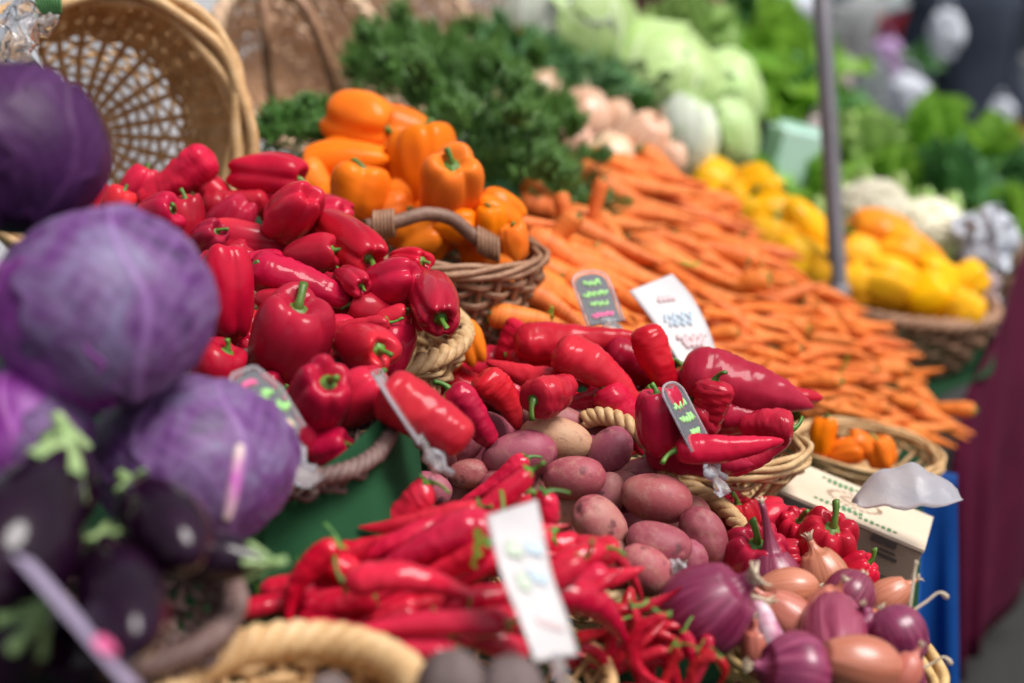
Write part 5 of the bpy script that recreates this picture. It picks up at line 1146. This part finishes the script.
# crumpled plastic by the big onion, and hanging clips top left
for nm, x, y, d, R, sd, lab in [('plastic_scrap', 678, 571, 1.27, .010, 3, 'crumpled clear plastic scrap between the potato basket and the big onion'), ('plastic_bag', 985, 240, 2.85, .055, 4, 'crumpled white plastic bag beyond the cauliflowers'), ('plastic_bag', 975, 300, 2.78, .05, 5, 'pinkish plastic bag hanging under the white one'),
                               ('tag_clip', 14, 45, 1.55, .030, 6, 'clear plastic clip hanging at the top corner of the wicker basket'), ('tag_clip', 34, 12, 1.57, .022, 7, 'second clear clip holding the dark green tag above the wicker basket'), ('tag_clip', 282, 478, 1.09, .012, 9, 'crumpled clip under the tapered slate tag')]:
    A = np.array([[(R * math.sin(p) * math.cos(t), R * .6 * math.sin(p) * math.sin(t), R * 1.2 * math.cos(p)) for t in np.linspace(0, 6.2832, 28, endpoint=False)] for p in np.linspace(.05, 3.1, 22)])
    A += R * .55 * np.stack([fn(A, 2.2 / R, sd + q * 3) for q in range(3)], -1)
    o = link(nm, MB().grid(A, True, True).mesh(nm, 'white_bag' if 'bag' in nm and sd == 4 else ('pink_bag' if sd == 5 else 'clear_plastic'))); o.location = P(x, y, d); tag(o, lab, 'plastic bag' if 'bag' in nm else 'plastic clip' if 'clip' in nm else 'plastic scrap')
mb = MB()
for k in range(9): mb.tube(smooth([P(38 + k * 2.4, -14, 1.56), P(36 + k * 3, 2, 1.555), P(44 + k * 2 , 14, 1.56)], 8), .0018, 5)
o = link('green_tie', mb.mesh('green_tie', 'kale_green')); tag(o, 'dark green bristly tie at the top edge above the wicker basket', 'tie')
for i, (x, y, d, a, lab) in enumerate([(524, 300, 1.72, 20, 'small torn green leaf beside the brown basket'), (556, 330, 1.66, 120, 'loose green leaf between the slate tag and the carrots'), (700, 262, 2.05, 200, 'wilted leaf lying among the carrots'), (838, 372, 2.1, 40, 'scrap of carrot leaf on the low end of the carrot heap'), (470, 565, 1.05, 60, 'green stalk end lying on the red chillies')]):
    mb = MB(); v = AX(a, 10); ruffle(mb, .028, .016, (0, 0, 0), tuple(v), tuple(UP), 900 + i, .2, 7, .5, 10, 10)
    o = link('loose_leaf', mb.mesh('loose_leaf', 'lettuce_green')); o.location = P(x, y, d); tag(o, lab, 'leaf', 'stray leaves')
# ------------------------------------------------------------------ cloths and stall
def sheet(name, label, rowsP, mat, cat='cloth', th=.002, fold=.0, ff=30, kind=None):
    A = np.stack([smooth(r, 60) for r in rowsP], 0) if len(rowsP[0]) > 2 else np.array([[np.array(r[0]) * (1 - u) + np.array(r[1]) * u for u in np.linspace(0, 1, 60)] for r in rowsP])
    n = 24; B = []
    for i in range(n):
        s = i / (n - 1) * (len(rowsP) - 1); k = min(int(s), len(rowsP) - 2); f = s - k; B.append(A[k] * (1 - f) + A[k + 1] * f)
    B = np.array(B); d = np.linspace(0, 1, n)[:, None]
    B[..., 1] += fold * d * np.sin(np.linspace(0, 1, 60) * ff)[None]; B[..., 0] += fold * .4 * d * np.cos(np.linspace(0, 1, 60) * ff * 1.3)[None]
    o = link(name, MB().grid(B, False).mesh(name, mat)); solid(o, th)
    if label: tag(o, label, cat, kind=kind)
    return o
# green cloth panels over the crates between cabbages and chillies
sheet('green_cloth', 'dark green cloth panel hanging between the shallow basket and the chillies', [[P(262, 498, 1.145), P(330, 462, 1.165), P(378, 420, 1.20), P(408, 392, 1.28)], [P(262, 560, 1.13), P(330, 520, 1.15), P(380, 480, 1.19), P(418, 440, 1.30)], [P(240, 660, 1.08), P(320, 620, 1.11), P(390, 560, 1.16), P(424, 500, 1.30)]], 'green_cloth', fold=.004, ff=16)
sheet('green_cloth', 'lower green cloth fold beneath the aubergine tray', [[P(160, 560, 1.14), P(235, 520, 1.2), P(305, 470, 1.27)], [P(100, 700, 1.0), P(190, 660, 1.06), P(300, 560, 1.17)]], 'green_cloth', fold=.004, ff=16)
sheet('green_cloth', 'strip of green cloth between the pale basket and the long red peppers', [[P(478, 404, 1.57), P(512, 352, 1.66), P(548, 302, 1.78)], [P(405, 436, 1.60), P(466, 378, 1.70), P(505, 334, 1.80)]], 'green_cloth', fold=.003, ff=10)
# draped cloth following the heaps
pts = np.array([(p.x, p.y, p.z, r) for p, r in ALLP]); X0, X1, Y0, Y1 = -.75, 1.55, .55, 4.6
nx, ny = 70, 120; xs = np.linspace(X0, X1, nx); ys_ = np.linspace(Y0, Y1, ny); Z = np.zeros((ny, nx))
base_top = pts[:, 2] - pts[:, 3] - .10
for j, y in enumerate(ys_):
    for i, x in enumerate(xs):
        d2 = (pts[:, 0] - x) ** 2 + (pts[:, 1] - y) ** 2; w = 1 / (d2 + .004) ** 2
        near = base_top[d2 < (.11) ** 2]; a = (w * base_top).sum() / w.sum()
        Z[j, i] = min(a, near.min()) if len(near) else a - .02
for _ in range(3):
    Zp = np.pad(Z, 1, mode='edge'); S = sum(Zp[1 + a:1 + a + ny, 1 + b:1 + b + nx] for a in (-1, 0, 1) for b in (-1, 0, 1)) / 9; Z = np.minimum(Z, S)
def edge_x(y): return .302 * (y + .03) + (.12 * min(1, max(0, (y - 2.45) / .15)) if y > 2.45 else 0)
G = np.zeros((ny, nx, 3))
for j, y in enumerate(ys_):
    xe = edge_x(y)
    for i in range(nx):
        u = i / (nx - 1); x = X0 + (xe - X0) * u; fi = (x - X0) / (X1 - X0) * (nx - 1); i0 = int(min(nx - 2, max(0, fi))); f = min(1, max(0, fi - i0))
        G[j, i] = (x, y, Z[j, i0] * (1 - f) + Z[j, i0 + 1] * f)
sc_ = link('display_cloth', MB().grid(G, False).mesh('display_cloth', 'dark_green_cloth')); solid(sc_, .004); tag(sc_, 'dark green cloth draped over the sloping stall beneath all the heaps', 'cloth')
# stall table carrying it
mb = MB(); e0, e1 = .6, 4.5
pl = [(X0, e0), (edge_x(e0) - .03, e0), (edge_x(e1) - .16, e1), (X0, e1)]
mb.add([(x, y, .68) for x, y in pl] + [(x, y, .64) for x, y in pl], [(0, 1, 2, 3), (7, 6, 5, 4), (0, 4, 5, 1), (1, 5, 6, 2), (2, 6, 7, 3), (3, 7, 4, 0)])
tb = link('market_table', mb.mesh('market_table', 'wood_board', False)); tag(tb, 'long wooden market table under the green cloth', 'table')
for x, y in [(-.6, .8), (.15, .8), (-.6, 2.5), (.7, 2.4), (-.6, 4.3), (1.3, 4.3)]:
    mb = MB(); mb.box((x - .03, y - .03, 0), (x + .03, y + .03, .64)); adopt(link('leg', mb.mesh('leg', 'wood_board', False)), tb)
# crates hidden under the slope give it support
ext = []
for j in range(0, ny, 2):
    if ys_[j] < 2.3: ext.append((G[j, -1]))
E = np.array(ext); F0 = E.copy(); F0[:, 2] = .04; F0[:, 0] += .02; m = len(E)
fr = MB().grid(np.stack([E, (E + F0) / 2, F0], 0), False); fo = link('table_skirt', fr.mesh('table_skirt', 'blue_cloth')); solid(fo, .003); tag(fo, 'blue skirt falling to the ground from the customer side of the stall', 'cloth')
# blue and maroon cloths
sheet('blue_cloth', 'bright blue cloth skirt hanging beside the cardboard box', [[P(870, 470, 1.96), P(915, 468, 1.98), P(957, 474, 2.0)], [P(862, 590, 2.02), P(912, 600, 2.03), P(958, 620, 2.04)], [P(858, 1000, 2.2), P(912, 1000, 2.2), P(962, 1000, 2.2)]], 'blue_cloth', fold=.012, ff=20)
sheet('maroon_cloth', 'deep maroon cloth skirt of the next stall section', [[P(1000, 330, 2.75), P(1020, 262, 2.95), P(1060, 190, 3.2)], [P(962, 400, 2.6), P(1010, 380, 2.9), P(1060, 340, 3.2)], [P(950, 470, 2.6), P(1000, 460, 2.9), P(1060, 440, 3.2)], [P(948, 690, 2.85), P(985, 640, 3.0), P(1048, 560, 3.35)]], 'maroon_cloth', fold=.02, ff=26)
# far table and ground
gd = link('ground', MB().add([(-60, -20, 0), (60, -20, 0), (60, 90, 0), (-60, 90, 0)], [(0, 1, 2, 3)]).mesh('ground', 'asphalt', False)); struct(gd)
mb = MB(); mb.box((.55, 3.3, .78), (1.9, 4.7, .82)); ft = link('market_table', mb.mesh('market_table', 'wood_board', False)); tag(ft, 'second market table carrying the far lettuces', 'table')
for x, y in [(.65, 3.4), (1.8, 3.4), (.65, 4.6), (1.8, 4.6)]:
    mb = MB(); mb.box((x - .03, y - .03, 0), (x + .03, y + .03, .78)); adopt(link('leg', mb.mesh('leg', 'wood_board', False)), ft)
# ------------------------------------------------------------------ far background
def W(px, py, d): return P(px, py, d)
# facades across the square
def facade(label, x0, x1, y, h, mat, cols, rows_, depth=3, win='window_glass'):
    mb = MB(); mb.box((x0, y, 0), (x1, y + depth, h)); o = link('building', mb.mesh('building', mat, False)); tag(o, label, 'building')
    w = (x1 - x0) / cols
    for i in range(cols):
        for j in range(rows_):
            cx = x0 + w * (i + .5); z0 = .9 + j * 2.6
            mb = MB(); mb.box((cx - w * .27, y - .03, z0), (cx + w * .27, y - .003, z0 + 1.5)); wn = adopt(link('window', mb.mesh('window', 'trim_white', False)), o)
            mb = MB(); mb.box((cx - w * .23, y - .045, z0 + .07), (cx + w * .23, y - .033, z0 + 1.43)); adopt(link('pane', mb.mesh('pane', win, False)), wn)
    return o
facade('dark shopfront building across the market square', .5, 4.95, 12, 7, 'facade_dark', 4, 2)
facade('pale beige building with light pilasters at the side of the square', 4.97, 12, 11.5, 7, 'facade_beige', 4, 2)
facade('light stone building behind the stacked baskets', -8, .45, 14, 7, 'facade_beige', 6, 2)
tarp_r = [[Vector((-2.6, 4.9, 2.7)), Vector((-1.2, 4.95, 2.72)), Vector((.35, 5.0, 2.7))], [Vector((-2.6, 4.9, .3)), Vector((-1.2, 4.95, .3)), Vector((.35, 5.0, .3))]]
sheet('white_tarpaulin', 'bright white tarpaulin hung behind the stacked baskets', tarp_r, 'bright_tarp', fold=.05, ff=22)
# white bags, crates and goods behind the greens
def blob(name, label, cat, px, py, d, wpx, hpx, mat, seed, extra=None):
    R = wpx / 2 * d / FPX; Hh = hpx / 2 * d / FPX
    A = np.array([[(R * math.sin(p) ** .7 * math.cos(t), R * .6 * math.sin(p) ** .7 * math.sin(t), Hh * math.cos(p)) for t in np.linspace(0, 6.2832, 36, endpoint=False)] for p in np.linspace(.05, 3.1, 26)])
    A += R * .22 * np.stack([fn(A, 1.6 / R, seed + q * 3) for q in range(3)], -1)
    o = link(name, MB().grid(A, True, True).mesh(name, mat)); o.location = P(px, py, d); tag(o, label, cat)
    mb = MB(); mb.tube(smooth([(-R * .4, 0, Hh * .8), (-R * .3, 0, Hh * 1.25), (R * .1, 0, Hh * 1.35), (R * .4, 0, Hh * .8)], 14), R * .06, 6); h_ = link('handle', mb.mesh('handle', mat)); h_.parent = o
    return o
blob('carrier_bag', 'white bag on top of the dark kale', 'bag', 785, 10, 4.9, 76, 44, 'white_bag', 1)
blob('carrier_bag', 'pale blue-white carrier bag standing above the far lettuces', 'bag', 908, 100, 5.4, 46, 52, 'white_bag', 2)
blob('carrier_bag', 'white bag held against the person in navy', 'bag', 946, 34, 5.4, 34, 50, 'white_bag', 3)
blob('carrier_bag', 'lilac bag hanging in the crowd above the pale blue-white bag', 'bag', 887, 60, 5.8, 34, 44, 'lilac_cloth', 4)
blob('carrier_bag', 'grey-green sack slumped beside the pole behind the greens', 'bag', 868, 88, 5.6, 46, 56, 'grey_cloth', 5)
blob('carrier_bag', 'small pinkish bag leaning beside the pole', 'bag', 842, 80, 4.6, 20, 50, 'pink_bag', 6)
blob('carrier_bag', 'narrow pinkish bag between mint carton and pole', 'bag', 814, 138, 3.5, 18, 44, 'pink_bag', 7)
leafy('potted_plant', 'green leafy bunch carried between the lilac bag and the white bag', 924, 55, 5.6, 46, 77, 'kale_green', 'plant', n=20)
leafy('plant', 'small mustard yellow bunch in front of the beige wall', 1018, 130, 5.2, 34, 79, 'mustard_leaf', 'plant', n=16)
blob('carrier_bag', 'white bag at the foot of the beige wall', 'bag', 1001, 115, 5.6, 28, 34, 'white_bag', 8)
# people: one skinned body each
def person(label, x, y, h, coat, legs, hair='hair_brown', face=-90, pose=0, seed=0):
    s = h / 1.75; me = bpy.data.meshes.new('person')
    J = [(0, 0, .95), (0, 0, 1.15), (0, 0, 1.38), (0, 0, 1.5), (0, -.01, 1.60), (.20, 0, 1.42), (.26, .02, 1.14), (.24, -.12, .92), (.235, -.17, .84), (-.20, 0, 1.42), (-.27, .02, 1.14), (-.25, -.10 - .1 * pose, .92 + .12 * pose), (-.24, -.16 - .1 * pose, .85 + .14 * pose),
         (.10, 0, .90), (.11, -.02, .48), (.11, .02, .08), (.12, -.12, .04), (-.10, 0, .90), (-.12, -.05, .48), (-.12, .0, .08), (-.13, -.14, .04)]
    E = [(0, 1), (1, 2), (2, 3), (3, 4), (2, 5), (5, 6), (6, 7), (7, 8), (2, 9), (9, 10), (10, 11), (11, 12), (0, 13), (13, 14), (14, 15), (15, 16), (0, 17), (17, 18), (18, 19), (19, 20)]
    Rr = [.15, .14, .16, .06, .055, .07, .05, .035, .03, .07, .05, .035, .03, .10, .065, .045, .035, .10, .065, .045, .035]
    me.from_pydata([tuple(c * s for c in j) for j in J], E, []); o = link('person', me); me.materials.append(MATS[legs]); 
    o.location = (x, y, 0); o.rotation_euler = (0, 0, math.radians(face + 90))
    m = o.modifiers.new('skin', 'SKIN'); m.use_smooth_shade = True
    for i, v in enumerate(me.skin_vertices[0].data): v.radius = (Rr[i] * s, Rr[i] * s * (.75 if i in (0, 1, 2) else 1)); v.use_root = i == 0
    sb = o.modifiers.new('sub', 'SUBSURF'); sb.levels = sb.render_levels = 2
    tag(o, label, 'person')
    def part(nm, A, mat, th=0):
        c = link(nm, MB().grid(np.array(A) * s, True, True).mesh(nm, mat)); c.parent = o
    # coat over torso and arms
    part('coat', [[((.235 if z > 1.0 else .25) * w * math.cos(t), .155 * w * math.sin(t), z) for t in np.linspace(0, 6.2832, 28, endpoint=False)] for z, w in [(.72, .92), (.8, .94), (.95, .9), (1.1, .86), (1.25, .95), (1.38, 1.0), (1.45, .85), (1.5, .45), (1.53, .33)]], coat)
    for sx in (1, -1):
        pt = [np.array(J[5 if sx > 0 else 9]), np.array(J[6 if sx > 0 else 10]), np.array(J[7 if sx > 0 else 11])]
        mb = MB(); mb.tube(smooth([tuple(p * s) for p in pt], 12), np.linspace(.088, .055, 12) * s, 14); c = link('sleeve', mb.mesh('sleeve', coat)); c.parent = o
        for f in range(5):
            hb = np.array(J[8 if sx > 0 else 12]); mb = MB(); a = (f - 2) * .35; mb.tube([tuple((hb + (.012 * (f - 2), 0, .02)) * s), tuple((hb + (.016 * (f - 2), -.03, -.02)) * s), tuple((hb + (.014 * (f - 2), -.02, -.055 + .006 * abs(f - 2))) * s)], [.011 * s, .0095 * s, .007 * s], 6)
            c = link('finger', mb.mesh('finger', 'skin_tone')); c.parent = o
    A = []
    for p in np.linspace(.05, 3.1, 20): A.append([(.075 * math.sin(p) * math.cos(t), -.02 + (.095 - .012 * math.cos(p)) * math.sin(p) * math.sin(t) * (1 if math.sin(t) > 0 else 1.02), 1.64 + .118 * math.cos(p)) for t in np.linspace(0, 6.2832, 24, endpoint=False)])
    part('head', A, 'skin_tone')
    part('hair', [[(.083 * math.sin(p) * math.cos(t), .012 + .102 * math.sin(p) * math.sin(t), 1.665 + .11 * math.cos(p)) for t in np.linspace(0, 6.2832, 24, endpoint=False)] for p in np.linspace(.05, 1.9, 14)], hair)
    part('nose', [[(.012 * w * math.cos(t), -.118 - .014 * w2 + .01 * w * math.sin(t), z) for t in np.linspace(0, 6.2832, 8, endpoint=False)] for z, w, w2 in [(1.655, .4, -.4), (1.64, .7, .3), (1.622, 1, .9), (1.612, .5, .4)]], 'skin_tone')
    return o
pp = P(962, 100, 6.0); person('person in a dark navy coat standing with their bag beside the beige wall', pp.x, pp.y, 1.78, 'navy_cloth', 'navy_cloth', face=-60)
pp = P(935, 60, 6.6); person('person in a red top behind the white bag', pp.x, pp.y, 1.66, 'red_cloth', 'denim', face=-120)
pp = P(852, 60, 7.2); person('person in dark clothes just beyond the pole', pp.x, pp.y, 1.74, 'facade_dark', 'navy_cloth', face=-40)
pp = P(885, 40, 7.6); person('person in grey clothes behind the lilac bag', pp.x, pp.y, 1.7, 'grey_cloth', 'navy_cloth', face=-140)
# ------------------------------------------------------------------ light, camera
SUN_EL, SUN_AZ = 60, 118
wd = bpy.data.worlds.new('World'); scene.world = wd; wd.use_nodes = True; nt = wd.node_tree
sky = nt.nodes.new('ShaderNodeTexSky'); sky.sky_type = 'NISHITA'; sky.sun_disc = False; sky.sun_elevation = math.radians(SUN_EL); sky.sun_rotation = math.radians(SUN_AZ)
sky.air_density = 1.0; sky.dust_density = 4.0; sky.ozone_density = 1.0
hs = nt.nodes.new('ShaderNodeHueSaturation'); hs.inputs['Saturation'].default_value = .30
bg = nt.nodes['Background']; bg.inputs[1].default_value = .105; nt.links.new(sky.outputs[0], hs.inputs['Color']); nt.links.new(hs.outputs[0], bg.inputs[0])
sl_ = bpy.data.lights.new('sun', 'SUN'); sl_.energy = 2.8; sl_.angle = math.radians(28); sl_.color = (1, .96, .92)
so_ = bpy.data.objects.new('sun', sl_); COL.objects.link(so_)
sd_ = Vector((math.sin(math.radians(SUN_AZ)) * math.cos(math.radians(SUN_EL)), math.cos(math.radians(SUN_AZ)) * math.cos(math.radians(SUN_EL)), math.sin(math.radians(SUN_EL))))
so_.rotation_euler = sd_.to_track_quat('Z', 'Y').to_euler(); so_.location = sd_ * 20
cam = bpy.data.cameras.new('camera'); cam.lens = 50; cam.sensor_width = 36; cam.clip_start = .02; cam.clip_end = 300
cam.dof.use_dof = True; cam.dof.focus_distance = 1.40; cam.dof.aperture_fstop = 2.1
co_ = bpy.data.objects.new('camera', cam); COL.objects.link(co_); co_.location = CO; co_.rotation_euler = (math.radians(90) - PITCH, 0, 0); scene.camera = co_
scene.view_settings.view_transform = 'Standard'; scene.view_settings.look = 'None'; scene.view_settings.exposure = 0.36; scene.view_settings.gamma = 1
scene.cycles.use_denoising = True
scene.cycles.max_bounces = 8
